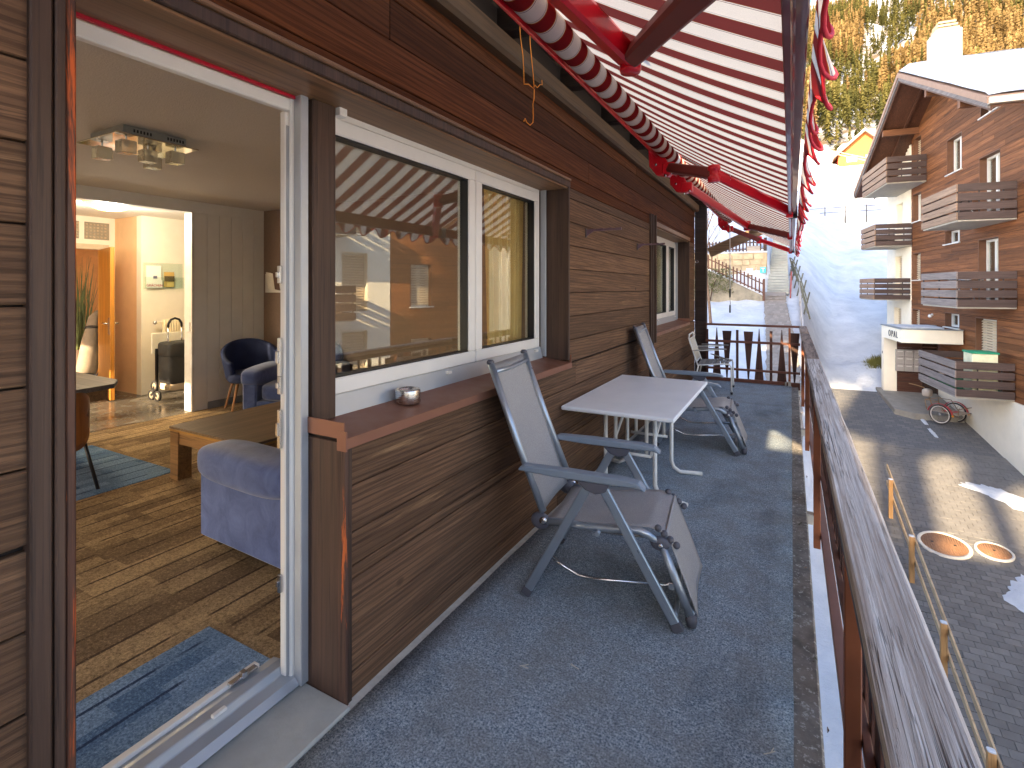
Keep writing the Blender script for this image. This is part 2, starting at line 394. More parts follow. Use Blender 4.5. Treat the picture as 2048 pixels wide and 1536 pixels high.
# windows
def make_window(y0, y1, z0, z1, split, x=-1.70, mat=PANE, sill_h=0.075):
    f = MB(); t = 0.05; d0, d1 = x - 0.09, x
    f.box(d0, d1, y0, y1, z1 - t, z1); f.box(d0, d1, y0, y0 + t, z0, z1 - t); f.box(d0, d1, y1 - t, y1, z0, z1 - t); f.box(d0, d1, y0 + t, y1 - t, z0, z0 + 0.03)
    w_ = f.build('window', WHITE, house, 0.003)
    st = 0.07
    for a, b in ((y0 + t - 0.012, split - 0.004), (split + 0.004, y1 - t + 0.012)):
        s = MB(); b0, b1 = z0 + 0.032, z1 - t + 0.012
        s.box(x - 0.07, x + 0.018, a, b, b1 - st, b1); s.box(x - 0.07, x + 0.018, a, b, b0, b0 + st)
        s.box(x - 0.07, x + 0.018, a, a + st, b0 + st, b1 - st); s.box(x - 0.07, x + 0.018, b - st, b, b0 + st, b1 - st)
        s.build('sash', WHITE, w_, 0.006)
        g = MB()
        for k in (0,):
            g.box(x - 0.045, x + 0.008, a + st - 0.004, b - st + 0.004, b0 + st - 0.004, b0 + st + 0.006); g.box(x - 0.045, x + 0.008, a + st - 0.004, b - st + 0.004, b1 - st - 0.008, b1 - st + 0.004)
            g.box(x - 0.045, x + 0.008, a + st - 0.004, a + st + 0.006, b0 + st, b1 - st); g.box(x - 0.045, x + 0.008, b - st - 0.006, b - st + 0.004, b0 + st, b1 - st)
        g.build('gasket', BLACK, w_)
        MB().box(x - 0.03, x - 0.024, a + st - 0.01, b - st + 0.01, b0 + st - 0.01, b1 - st + 0.01).build('pane', mat, w_)
    p = [(x - 0.02, z0 + 0.035), (x + 0.008, z0 + 0.03), (x + 0.03, z0 - 0.06), (x + 0.045, z0 - 0.068), (x + 0.045, z0 - 0.078), (x - 0.05, z0 - 0.078)]
    MB().prism(p, 'Y', y0, y1).build('drip_rail', ALU, w_, 0.001)
    for yy in (y0 + (y1 - y0) * 0.42, y1 - 0.12): MB().box(x + 0.01, x + 0.035, yy, yy + 0.03, z0 + 0.005, z0 + 0.02).build('vent_cap', WHITE, w_)
    return w_
make_window(1.43, 3.56, 1.085, 2.325, 2.63)
make_window(-2.7, -0.2, 0.56, 2.325, -1.4, mat=PANE2)  # unseen window, added to bring more light into the room
make_window(6.45, 8.795, 1.085, 2.325, 8.15, mat=PANE2)
box('guide_rail', ALU, house, -1.70, -1.655, 3.577, 3.594, 1.04, 2.33, 0.002)
box('guide_rail', ALU, house, -1.70, -1.655, 8.785, 8.803, 1.04, 2.33, 0.002)
box('guide_bracket', WHITE, house, -1.70, -1.64, 1.52, 1.56, 2.285, 2.332)
# terrace door frame (leaf folded away inside)
df = MB(); df.box(-1.765, -1.712, 1.338, 1.372, 0.0, 2.31); df.box(-1.80, -1.722, 0.45, 0.50, 0.0, 2.31); df.box(-1.745, -1.712, 0.45, 1.338, 2.258, 2.305)
dfo = df.build('door_frame', WHITE, house, 0.004)
MB().box(-1.752, -1.722, 1.322, 1.3375, 0.06, 2.254).build('sash_stile', WHITE, dfo, 0.003)
MB().box(-1.7215, -1.7185, 1.326, 1.3375, 0.06, 2.2).build('gasket', plain('grey_gasket', (150, 150, 150), 0.6), dfo)
MB().box(-1.712, -1.668, 1.352, 1.388, 0.02, 2.33).build('guide_rail', ALU, dfo, 0.003)
MB().box(-1.712, -1.700, 0.45, 1.352, 2.306, 2.3175).build('red_seal', REDLINE, dfo)
for zc in (0.42, 1.02, 1.19, 1.30, 1.62):
    h_ = 0.075 if zc in (1.02, 1.30) else 0.035
    k = MB().box(-1.753, -1.735, 1.309, 1.3215, zc - h_, zc + h_).box(-1.757, -1.742, 1.304, 1.312, zc - h_ * 0.35, zc + h_ * 0.3)
    k.build('hinge_plate', STEEL, dfo, 0.002)
MB().prism([(-1.83, 0.025), (-1.83, 0.085), (-1.79, 0.092), (-1.755, 0.086), (-1.745, 0.06), (-1.70, 0.05), (-1.675, 0.025)], 'Y', 0.40, 1.352).build('threshold_rail', ALU, dfo, 0.003)
MB().box(-1.86, -1.828, 0.40, 1.29, 0.03, 0.098).build('inner_rail', WHITE, dfo, 0.004)
MB().box(-1.755, -1.735, 1.05, 1.10, 0.088, 0.10).build('drain_cap', WHITE, dfo, 0.003)
MB().box(-1.835, -1.81, 1.16, 1.27, 0.094, 0.106).box(-1.825, -1.80, 1.20, 1.22, 0.10, 0.125).build('floor_latch', STEEL, dfo, 0.002)
box('door_step', CONC, house, -1.70, -1.438, 0.40, 1.387, -0.06, 0.012, 0.006)
# eaves: plate beam, rafters, roof
box('plate_beam', wood('eave_plate_beam', (110, 82, 54), (84, 60, 40), 'Y', 16, 0.9, 0.6, 0.25, 0.1), house, WX - 0.05, WX + 0.075, -3.2, 9.45, 2.885, 3.02, 0.02)
def roof_z(x): return 3.10 - 0.20 * (x + 1.48)
RE = -1.02
rq = [(-7.5, roof_z(-7.5) + 0.17), (RE, roof_z(RE) + 0.17), (RE, roof_z(RE) + 0.32), (-7.5, roof_z(-7.5) + 0.32)]
MB().prism(rq, 'Y', -3.6, 10.15).build('roof', W_DARK, house)
for i in range(15):
    y = -3.0 + i * 0.93
    MB().add([(WX - 0.3, y, roof_z(WX) - 0.02), (WX - 0.3, y + 0.11, roof_z(WX) - 0.02), ((RE - 0.04), y, roof_z((RE - 0.04))), ((RE - 0.04), y + 0.11, roof_z((RE - 0.04))), (WX - 0.3, y, roof_z(WX) + 0.22), (WX - 0.3, y + 0.11, roof_z(WX) + 0.22), ((RE - 0.04), y, roof_z((RE - 0.04)) + 0.165), ((RE - 0.04), y + 0.11, roof_z((RE - 0.04)) + 0.165)],
             [(0, 1, 3, 2), (4, 6, 7, 5), (0, 4, 5, 1), (2, 3, 7, 6), (0, 2, 6, 4), (1, 5, 7, 3)]).build('rafter', W_DARK, house, 0.006)
for (a, b, z0, z1) in clad(-1.478, -1.29, -0.1, 3.14, 0.18, []):
    MB().box(a, b, 9.39, 9.425, z0 + 0.002, z1 - 0.002).build('partition_board', W_PART, house, 0.003)
box('partition_core', W_PART, house, -1.478, -1.30, 9.40, 9.45, -2.5, 3.3)
box('corner_post', W_PART, house, -1.335, -1.285, 9.425, 9.50, -2.5, 2.95, 0.004)
MB().bar((-1.31, 9.9, 2.20), (-0.40, 9.9, 2.60), 0.10, 0.17).build('brace', wood('brace_wood', (150, 118, 84), (120, 92, 66), 'X', 14, 1, 0.6), house, 0.012)
MB().box(-0.66, -0.5, 9.2, 10.0, 2.575, 2.70).build('purlin', wood('purlin_wood', (150, 124, 92), (126, 100, 74), 'Y', 14, 1, 0.6), house, 0.008)
# unseen block added behind the viewer to shade the balcony
shade_block = MB(); shade_block.box(-3.2, -0.5, -8.5, -4.0, -6.5, 3.9); shade_block.build('balcony_shade_block', W_PART, house)
low = MB(); low.box(-7.5, -1.49, -3.2, 9.38, -6.5, -0.32); low.build('basement_wall', PLASTER, house)
# balcony slab
slab = tag(box('balcony_floor', LICHEN, None, -1.72, 0.10, -3.2, 9.36, -0.26, -0.012, 0.008), kind='structure')
MB().box(-1.50, -1.41, 1.36, 9.36, -0.02, -0.004).build('plaster_strip', PLASTER, slab)
carp = MB().grid(lambda u, v: (-1.44 + 1.448 * u + 0.006 * noise.noise((0, v * 30, 3)) * (1 if u in (0, 1) else 0), -3.0 + 12.3 * v, 0.0015 * noise.noise((u * 4, v * 25, 0))), 12, 90)
car = carp.build('carpet_runner', FELT)
car.modifiers.new('s', 'SOLIDIFY').thickness = 0.008
tag(car, 'blue grey felt carpet covering the balcony floor', 'carpet')

# ------------------------------------------------------------------ living room seen through the terrace door
RX0, RX1, RY0, RY1, CZ = -6.5, -1.73, -3.0, 4.65, 2.64
ZF = 0.03
WALLW = plain('cream_room_paint', (236, 226, 210), 0.8, var=0.03)
TAUPE = plain('taupe_wallpaper', (132, 112, 98), 0.85, var=0.06, scale=30)
CEIL = plain('ceiling_plaster', (206, 198, 188), 0.9, var=0.05, scale=60, bstr=0.4, bscale=120)
tag(box('room_floor', CARPET_BR, None, RX0 - 0.02, -1.86, RY0, RY1, -0.1, ZF), kind='structure')
tag(box('room_ceiling', CEIL, None, RX0, -1.723, RY0, 9.38, CZ, CZ + 0.1), kind='structure')
# back wall with the wide opening to the hall, vertical panelling on the right of it
PANEL = plain('grey_white_panelling', (238, 236, 230), 0.55, var=0.03)
bw = tag(box('back_wall', PANEL, None, RX0 - 0.16, RX0, 0.2, RY1, 2.50, CZ + 0.05), kind='structure')
MB().box(RX0 - 0.155, RX0 - 0.012, 3.69, RY1, 0, 2.5).build('wall_core', PANEL, bw)
MB().box(RX0 - 0.155, RX0, RY0, 0.4, 0, 2.5).build('wall_core', PANEL, bw)
for i in range(6): MB().box(RX0 - 0.013, RX0, 3.692 + i * 0.16, 3.692 + i * 0.16 + 0.156, 0.10, 2.498).build('wall_panel', PANEL, bw, 0.003)
MB().box(RX0 - 0.01, RX0 + 0.012, 3.86, RY1, ZF, 0.12).build('skirting', plain('grey_skirting', (150, 154, 156), 0.5), bw, 0.003)
MB().box(RX0 - 0.16, RX0 + 0.004, 3.66, 3.691, ZF, 2.5).build('opening_trim', plain('white_trim', (226, 220, 208), 0.45), bw, 0.004)
sw = MB().box(RX0 - 0.10, RX0 - 0.03, 3.652, 3.66, 1.02, 1.14); sw.build('light_switch', WHITE, bw, 0.003)
rw = tag(box('side_wall', TAUPE, None, RX0 - 0.30, -1.74, RY1 - 0.004, RY1 + 0.15, -0.05, CZ + 0.05), kind='structure')
# south wall of the room with an unseen opening added to let sunlight in
lw = MB()
for (a, b, z0, z1) in cut_cells(RX0, -1.74, 0, CZ, [(-6.35, -2.6, 0.15, 1.5)]): lw.box(a, b, RY0 - 0.12, RY0, z0, z1)
tag(lw.build('south_wall', WALLW), kind='structure')
tag(box('room_partition', WALLW, None, -5.0, -1.75, 6.0, 6.1, 0, CZ), kind='structure')
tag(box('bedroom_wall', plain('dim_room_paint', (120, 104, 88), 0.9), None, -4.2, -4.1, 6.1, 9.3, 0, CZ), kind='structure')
# curtains
def curtain(name, label, y0, y1, x, z0, z1, mat, n=9):
    def fn(u, v):
        y = y0 + (y1 - y0) * u * (1 - 0.12 * (1 - v)) ; a = 0.028 * math.sin(u * n * 6.283) + 0.01 * math.sin(u * 31)
        return (x + a * (0.6 + 0.4 * v), y + 0.10 * (1 - v) * (1 - u), z0 + (z1 - z0) * v)
    o = MB().grid(fn, n * 8, 10).build(name, mat, recalc=False); o.modifiers.new('s', 'SOLIDIFY').thickness = 0.004
    return tag(o, label, 'curtain')
CURT = plain('ochre_curtain_cloth', (240, 200, 130), 0.9, var=0.1, bstr=0.2, bscale=200)
curtain('curtain', 'ochre curtain hanging behind the right pane of the near window', 2.95, 3.55, -1.83, 0.1, 2.45, CURT)
curtain('curtain', 'pale curtain behind the far window by the white chair', 7.3, 8.75, -1.88, 0.1, 2.45, plain('pale_curtain_cloth', (230, 218, 190), 0.9, var=0.06), 12)

# blue carpet tiles laid on the brown carpet
for (x0, y0, x1, y1, lab) in ((-2.315, 0.39, -1.862, 1.38, 'blue carpet tile just inside the terrace door'), (-5.98, 1.45, -4.53, 2.42, 'blue carpet tile in front of the coffee table')):
    tag(MB().box(x0, x1, y0, y1, ZF, ZF + 0.006).build('carpet_tile', CARPET_BL), lab, 'carpet tile')

# ------------------------------------------------------------------ furniture in the room
OAK = wood('rustic_oak', (170, 128, 80), (132, 96, 58), 'X', 20, 1.2, 0.5, 0.3, 0.08)
OAKT = wood('oak_table_top', (150, 126, 100), (116, 94, 72), 'Y', 22, 0.9, 0.45, 0.2, 0.05)
t = thing('coffee_table', 'low rustic oak coffee table behind the blue armchair', 'table', (-3.7, 2.7, ZF))
TX0, TX1, TY0, TY1 = -4.40, -3.36, 2.30, 3.35
MB().box(TX0, TX1, TY0, TY1, 0.435, 0.455).build('tabletop', OAKT, t, 0.003)
MB().box(TX0, TX1, TY0, TY1, 0.418, 0.4345).build('top_edge', plain('honey_edge', (176, 130, 60), 0.5), t, 0.002)
for x in (TX0, TX1 - 0.12):
    for y in (TY0, TY1 - 0.12): MB().box(x + 0.005, x + 0.115, y + 0.005, y + 0.115, ZF, 0.418).build('leg', OAK, t, 0.003)
for y in (TY0 + 0.015, TY1 - 0.045): MB().box(TX0 + 0.115, TX1 - 0.115, y, y + 0.03, 0.32, 0.417).build('apron', OAK, t, 0.002)
for x in (TX0 + 0.015, TX1 - 0.045): MB().box(x, x + 0.03, TY0 + 0.115, TY1 - 0.115, 0.32, 0.417).build('apron', OAK, t, 0.002)

def velvet():
    s = N('blue_suede'); v = s.coords(rand=False); a = s.noise(v, 6, 6, 0.65, 0.8); b = s.noise(v, 60, 4, 0.7)
    col = s.mix(s.ramp(a, [(0.3, 0.0), (0.7, 1.0)]), lin((60, 76, 124)), lin((98, 116, 168)))
    bb = s.bsdf(col, 0.85, 0, bump=b, bstr=0.25, bdist=0.004, spec=0.2); bb.inputs['Sheen Weight'].default_value = 0.5
    return s.m
SUEDE = velvet()
def rounded(mb, x0, x1, y0, y1, z0, z1, r, nz=1.0):
    """soft box"""
    def sg(x, n=0.35): return math.copysign(abs(x) ** n, x)
    cx, cy, cz = (x0 + x1) / 2, (y0 + y1) / 2, (z0 + z1) / 2; hx, hy, hz = (x1 - x0) / 2, (y1 - y0) / 2, (z1 - z0) / 2
    def fn(u, v):
        a = -math.pi + 2 * math.pi * u; b = -math.pi / 2 + math.pi * v
        return (cx + hx * sg(math.cos(b), r) * sg(math.cos(a), r), cy + hy * sg(math.cos(b), r) * sg(math.sin(a), r), cz + hz * sg(math.sin(b), r))
    return mb.grid(fn, 36, 18)
def armchair(label, loc, rz):
    """local +x is the front"""
    c = thing('armchair', label, 'armchair', loc, rz, 'blue armchairs round the coffee table')
    for s in (-1, 1):
        p = []
        y = s * 0.40; wd = 0.11
        m = MB(); m.box(-0.42, 0.40, y - wd * 0.72, y + wd * 0.72, 0.07, 0.50)
        m.build('arm_panel', SUEDE, c, 0.02, world=False)
        r_ = MB(); rounded(r_, -0.44, 0.43, y - 0.135, y + 0.135, 0.42, 0.63, 0.55); r_.build('armrest', SUEDE, c, world=False)
    m = MB(); rounded(m, -0.46, -0.22, -0.42, 0.42, 0.10, 0.86, 0.4); m.build('backrest', SUEDE, c, world=False)
    m = MB(); rounded(m, -0.30, 0.42, -0.31, 0.31, 0.26, 0.46, 0.4); m.build('seat_cushion', SUEDE, c, world=False)
    MB().box(-0.40, 0.40, -0.32, 0.32, 0.08, 0.27).build('base', SUEDE, c, 0.01, world=False)
    for x in (-0.36, 0.34):
        for y in (-0.38, 0.38): MB().lathe([(0.001, 0), (0.02, 0), (0.022, 0.08), (0.001, 0.08)], 14, (x, y, 0)).build('leg', STEEL, c, world=False)
    return c
armchair('blue suede armchair with chrome foot nearest the terrace door', (-2.66, 2.24, ZF), R(178))
armchair('blue suede armchair standing beyond the oak coffee table', (-5.15, 4.15, ZF), R(-60))
# tub chair
NAVY = plain('navy_shell_cloth', (40, 52, 88), 0.8, var=0.15, scale=9)
c = thing('tub_chair', 'navy tub chair on slim wooden legs against the panelled wall', 'chair', (-6.02, 4.12, ZF), R(-25))
def shell(u, v):
    a = -2.25 + 4.5 * u; h = 0.13 + 0.26 * max(0, math.cos(a / 2.25 * 1.57)) ** 1.3 + 0.06
    r = 0.27 + 0.05 * v
    return (-r * math.cos(a) * 1.0, r * math.sin(a) * 1.05, 0.42 + h * v)
o = MB().grid(shell, 32, 8).build('shell', NAVY, c, world=False); o.modifiers.new('s', 'SOLIDIFY').thickness = 0.05; o.modifiers['s'].offset = -1
m = MB(); rounded(m, -0.26, 0.27, -0.27, 0.27, 0.36, 0.49, 0.45); m.build('seat', NAVY, c, world=False)
for x in (-0.16, 0.17):
    for y in (-0.17, 0.17): MB().tube([(x, y, 0.38), (x * 1.55, y * 1.5, 0)], [0.018, 0.011], 10).build('leg', wood('beech_leg', (196, 146, 100), (170, 120, 78), 'Z', 12, 1, 0.5), c, world=False)
# dining table corner and a chair at the left
t = thing('dining_table', 'grey topped dining table seen behind the orange door jamb', 'table', (-5.7, 1.7, ZF))
MB().prism([(-6.3, 0.9), (-6.3, 2.42), (-5.44, 2.40), (-5.22, 2.28), (-5.0, 0.9)], 'Z', 0.685, 0.725).build('tabletop', wood('grey_oak_top', (150, 140, 128), (122, 112, 102), 'X', 20, 1, 0.5), t, 0.004)
MB().box(-6.2, -5.2, 1.0, 2.22, 0.60, 0.684).build('apron', OAK, t)
for x, y in ((-6.2, 1.0), (-6.2, 2.15), (-5.25, 1.0)): MB().box(x, x + 0.07, y, y + 0.07, ZF, 0.60).build('leg', OAK, t)
c = thing('wooden_chair', 'chair with curved wooden back and dark metal legs behind the door jamb', 'chair', (-4.75, 1.62, ZF), R(205))
def bk(u, v):
    a = -0.8 + 1.6 * u
    return (-0.24 * math.cos(a) - 0.02, 0.27 * math.sin(a), 0.36 + 0.42 * v - 0.10 * (2 * u - 1) ** 2 * (1 if v > 0.5 else -1))
o = MB().grid(bk, 14, 8).build('backrest', wood('chair_ply', (176, 112, 56), (150, 90, 44), 'Z', 10, 1, 0.4), c, world=False); o.modifiers.new('s', 'SOLIDIFY').thickness = 0.014
m = MB(); rounded(m, -0.22, 0.22, -0.22, 0.22, 0.42, 0.46, 0.5); m.build('seat', MATS['chair_ply'], c, world=False)
for x in (-0.2, 0.2):
    for y in (-0.2, 0.2): MB().tube([(x * 0.8, y * 0.8, 0.43), (x * 1.15, y * 1.1, 0)], 0.012, 8).build('leg', BLACK, c, world=False)
# crystal ceiling lamp
t = thing('ceiling_lamp', 'square chrome ceiling lamp with glass cubes on the room ceiling', 'lamp', (-4.05, 1.92, CZ))
rot = Matrix.Translation((-4.05, 1.92, 0)) @ Matrix.Rotation(R(0), 4, 'Z')
MB().box(-4.27, -3.83, 1.72, 2.12, 2.575, 2.639).build('canopy', plain('lamp_canopy', (150, 150, 146), 0.4, 0.4), t, 0.003)
for k in range(12): MB().box(-3.829, -3.826, 1.78 + 0.02 * k + (0.09 if k > 5 else 0), 1.79 + 0.02 * k + (0.09 if k > 5 else 0), 2.60, 2.62).build('slot', BLACK, t)
MB().box(-4.32, -3.78, 1.66, 2.18, 2.565, 2.5745).build('mirror_plate', metal('lamp_mirror', (214, 206, 190), 0.12), t, 0.002)
CRYS = plain('lamp_crystal', (236, 228, 206), 0.12, var=0.05, trans=0.7)
for (x, y) in ((-4.2, 1.76), (-4.02, 1.96), (-3.88, 1.76), (-3.9, 2.08), (-4.2, 2.08)):
    q = MB().box(x - 0.045, x + 0.045, y - 0.045, y + 0.045, 2.46, 2.545).build('glass_cube', CRYS, t, 0.004)
    MB().lathe([(0.006, 2.545), (0.006, 2.566)], 8, (x, y, 0)).lathe([(0.001, 2.50), (0.016, 2.50), (0.016, 2.54), (0.001, 2.54)], 10, (x, y, 0)).build('lamp_holder', STEEL, q)
# leaflets on the taupe wall
t = thing('leaflet_rack', 'white leaflet rack on the taupe wall behind the sash', 'rack', (-6.3, 4.65, 1.55))
MB().box(-6.45, -6.08, 4.63, 4.65, 1.5, 1.76).build('tray', WHITE, t, 0.003)
for i, cc in enumerate(((232, 226, 214), (96, 70, 56), (210, 200, 186))):
    m4 = Matrix.Translation((-6.36 + 0.11 * i, 4.615, 1.55)) @ Matrix.Rotation(R(8), 4, 'Y') @ Matrix.Rotation(R(14), 4, 'X')
    MB().box(0, 0.14, -0.004, 0.004, 0, 0.24, m4).build('leaflet', plain('leaflet_%d' % i, cc, 0.5), t)

# ------------------------------------------------------------------ hall behind the opening
HF = ZF - 0.004
def polished():
    s = N('dark_polished_stone'); v = s.coords(rand=False); a = s.noise(v, 5, 8, 0.65, 0.5); b = s.noise(v, 40, 4, 0.7)
    col = s.mix(s.ramp(a, [(0.35, 0.0), (0.65, 1.0)]), lin((62, 58, 54)), lin((96, 90, 82)))
    s.bsdf(col, s.ramp(a, [(0.3, 0.16), (0.7, 0.34)]), 0, bump=b, bstr=0.03); return s.m
HALL = plain('warm_hall_paint', (240, 230, 210), 0.75, var=0.03)
tag(box('hall_floor', polished(), None, -11.5, RX0 - 0.021, -1.0, 6.2, -0.1, HF), kind='structure')
tag(box('hall_ceiling', plain('hall_ceiling_paint', (240, 232, 218), 0.8, var=0.02), None, -11.5, RX0 - 0.16, -1.0, 6.2, 2.60, 2.7), kind='structure')
tag(box('hall_wall', HALL, None, -8.3, -8.17, 3.9, 6.2, 0, 2.6), kind='structure')
tag(box('hall_end_wall', HALL, None, -8.17, RX0 - 0.16, 6.1, 6.2, 0, 2.6), kind='structure')
tag(box('hall_cupboard_wall', plain('peach_cupboard', (236, 196, 150), 0.6, var=0.04), None, -8.92, -8.301, 3.9, 4.05, HF, 2.598), kind='structure')
dw = MB()
for (a, b, z0, z1) in cut_cells(-1.0, 3.9, 0, 2.6, [(2.75, 3.74, 0, 2.13), (3.0, 3.46, 2.27, 2.52), (3.52, 3.83, 2.27, 2.52)]): dw.box(-9.04, -8.92, a, b, z0, z1)
dwo = tag(dw.build('hall_door_wall', HALL), kind='structure')
hs = MB()
for (a, b, z0, z1) in cut_cells(-9.0, RX0 - 0.16, 0, 2.6, [(-8.6, -7.0, 0.9, 2.3)]): hs.box(a, b, -1.1, -1.0, z0, z1)
tag(hs.build('hall_south_wall', HALL), kind='structure')
# glass brick lights over the hall door
t = thing('glass_brick_light', 'small glass brick skylight over the hall door', 'window', (-8.92, 3.6, 2.27))
GB = plain('glass_brick', (226, 206, 176), 0.15, var=0.2, scale=30, trans=0.4)
for (a, b) in ((3.0, 3.46), (3.52, 3.83)):
    MB().box(-9.0, -8.93, a, b, 2.27, 2.52).build('backing', plain('grey_grille', (150, 140, 120), 0.6), t)
    n = int((b - a) / 0.046)
    for i in range(n):
        for j in range(5): MB().box(-8.929, -8.918, a + 0.012 + i * 0.046, a + 0.044 + i * 0.046, 2.29 + j * 0.045, 2.32 + j * 0.045).build('glass_brick', GB, t, 0.005)
# hall door, standing open
t = thing('hall_door', 'honey coloured wooden hall door standing open', 'door', (-8.9, 3.8, HF))
dirv = Vector((0.84, -0.21, 0)).normalized(); nv = Vector((-dirv.y, dirv.x, 0))
HON = wood('honey_door_wood', (206, 140, 54), (176, 112, 40), 'Z', 16, 0.8, 0.4, 0.1, 0.05)
base = Vector((-8.905, 3.735, 0))
m4 = Matrix((dirv, nv, Vector((0, 0, 1)))).transposed().to_4x4(); m4.translation = base
MB().box(0, 0.86, -0.05, 0, 0.04, 2.12, m4).build('leaf', HON, t, 0.003)
h_ = MB().box(0.76, 0.80, -0.058, -0.0505, 0.92, 1.16, m4); h_.build('plate', STEEL, t)
MB().tube([m4 @ Vector((0.78, -0.05, 1.08)), m4 @ Vector((0.78, -0.10, 1.08)), m4 @ Vector((0.66, -0.105, 1.08))], 0.009, 8).build('handle', STEEL, t)
MB().tube([m4 @ Vector((0.78, 0.0, 1.08)), m4 @ Vector((0.78, 0.05, 1.08)), m4 @ Vector((0.66, 0.055, 1.08))], 0.009, 8).build('handle', STEEL, t)
fr = MB(); fr.box(-8.935, -8.90, 3.742, 3.82, HF, 2.20); fr.box(-8.935, -8.90, 2.66, 3.742, 2.125, 2.20); fr.box(-8.935, -8.90, 2.66, 2.75, HF, 2.125)
fr.build('door_frame', plain('beige_door_frame', (206, 190, 160), 0.5), t, 0.004)
# store room behind: plant, bags, boards
tag(box('store_wall', plain('store_wood_panel', (196, 130, 66), 0.6, var=0.15), None, -10.3, -10.2, 1.0, 5.0, HF, 2.6), kind='structure')
BAMB = plain('dry_grass_green', (88, 96, 52), 0.7, var=0.3)
g = MB(); rg = random.Random(5)
for i in range(70):
    x, y = -9.85 + rg.uniform(-0.1, 0.1), 3.84 + rg.uniform(-0.08, 0.08); h = rg.uniform(1.3, 2.1); dx, dy = rg.uniform(-.14, .14), rg.uniform(-.16, .16)
    g.tube([(x, y, 0.6), (x + dx * .4, y + dy * .4, 0.6 + (h - .6) * .6), (x + dx, y + dy, h)], [0.006, 0.005, 0.001], 4, False)
t = thing('grass_plant', 'tall dried grass plant in the store room doorway', 'plant', (-9.85, 3.84, HF))
g.build('stems', BAMB, t); MB().lathe([(0.001, HF), (0.12, HF), (0.15, 0.6), (0.13, 0.6), (0.11, 0.1), (0.001, 0.1)], 18, (-9.85, 3.84, 0)).build('pot', plain('plant_pot', (90, 70, 56), 0.6), t)
t = thing('ski_bag', 'grey long bag leaning in the store room doorway', 'bag', (-9.4, 3.75, HF))
MB().tube([(-9.30, 3.66, HF + 0.10), (-9.34, 3.72, 0.35), (-9.42, 3.82, 0.75), (-9.52, 3.93, 1.10), (-9.55, 3.96, 1.20)], [0.10, 0.13, 0.13, 0.11, 0.04], 14).build('bag_body', plain('grey_bag_cloth', (132, 118, 102), 0.8, var=0.2), t)
for p_, q_, r_ in (((-9.315, 3.69, 0.22), (-9.325, 3.70, 0.26), 0.128), ((-9.465, 3.87, 0.91), (-9.475, 3.88, 0.95), 0.128)): MB().tube([p_, q_], r_, 14).build('strap', BLACK, t)
t = thing('dark_jacket', 'black padded jacket hanging at the store room door frame', 'jacket', (-9.2, 3.95, 0.5))
BN = plain('black_padded_nylon', (30, 32, 38), 0.5)
MB().lathe([(0.001, 0.30), (0.13, 0.31)] + [(0.15 + 0.02 * math.cos(k * 3.14), 0.36 + 0.062 * k) for k in range(14)] + [(0.10, 1.24), (0.001, 1.30)], 18, (-9.25, 4.0, 0)).build('body', BN, t)
MB().tube([(-9.25, 3.9, 1.15), (-9.2, 3.86, 0.85), (-9.2, 3.87, 0.55)], [0.06, 0.06, 0.05], 10).build('sleeve', BN, t)
t = thing('light_stand', 'thin black tripod stand in the store room doorway', 'stand', (-9.15, 3.86, HF))
MB().tube([(-9.15, 3.86, HF), (-9.15, 3.86, 0.95)], 0.012, 8).build('column', BLACK, t)
for k in range(3): MB().tube([(-9.15, 3.86, 0.42), (-9.15 + 0.22 * math.cos(2.1 * k + .5), 3.86 + 0.22 * math.sin(2.1 * k + .5), HF)], 0.007, 6).build('leg', BLACK, t)
# lit ceiling dome
LAMPM = N('lit_dome_glass'); LAMPM.bsdf(lin((255, 214, 90)), 0.4, emit=lin((255, 205, 70)), estr=2.4)
t = thing('ceiling_dome_lamp', 'lit yellow glass dome lamp on the hall ceiling', 'lamp', (-7.25, 3.12, 2.6))
MB().lathe([(0.25, 2.598), (0.235, 2.57), (0.19, 2.535), (0.12, 2.51), (0.05, 2.50), (0.001, 2.498)], 32, (-7.25, 3.12, 0)).build('dome', LAMPM.m, t)
MB().lathe([(0.262, 2.6), (0.262, 2.588), (0.25, 2.585), (0.24, 2.6)], 32, (-7.25, 3.12, 0)).build('rim', plain('dome_rim', (236, 200, 120), 0.4), t)
pl = bpy.data.lights.new('dome_light', 'POINT'); pl.energy = 15; pl.color = (1.0, 0.90, 0.74); pl.shadow_soft_size = 0.12
po = bpy.data.objects.new('dome_light', pl); C.objects.link(po); po.location = (-7.25, 3.12, 2.40)
# brochure holder with leaflets
t = thing('brochure_holder', 'clear acrylic brochure holder on the bright hall wall', 'holder', (-8.17, 4.15, 1.6))
MB().box(-8.168, -8.163, 3.92, 4.46, 1.56, 1.93).build('back_plate', glass('acrylic', 0.03), t)
MB().box(-8.12, -8.116, 3.92, 4.46, 1.56, 1.72).box(-8.163, -8.12, 3.92, 4.46, 1.555, 1.56).build('pocket', MATS['acrylic'], t)
def leaf(y0, y1, z0, z1, col, nm='leaflet', x=-8.15): return MB().box(x, x + 0.004, y0, y1, z0, z1).build(nm, plain('paper_%d_%d_%d' % col, col, 0.6, var=0.05), t)
leaf(3.95, 4.15, 1.58, 1.89, (250, 246, 236)); leaf(3.95, 4.16, 1.565, 1.68, (250, 246, 240), x=-8.14); leaf(4.04, 4.09, 1.70, 1.74, (110, 110, 140), x=-8.139)
leaf(4.19, 4.33, 1.575, 1.80, (206, 170, 96)); leaf(4.19, 4.33, 1.66, 1.74, (108, 92, 62), x=-8.139); leaf(4.22, 4.32, 1.58, 1.655, (226, 196, 120), x=-8.138)
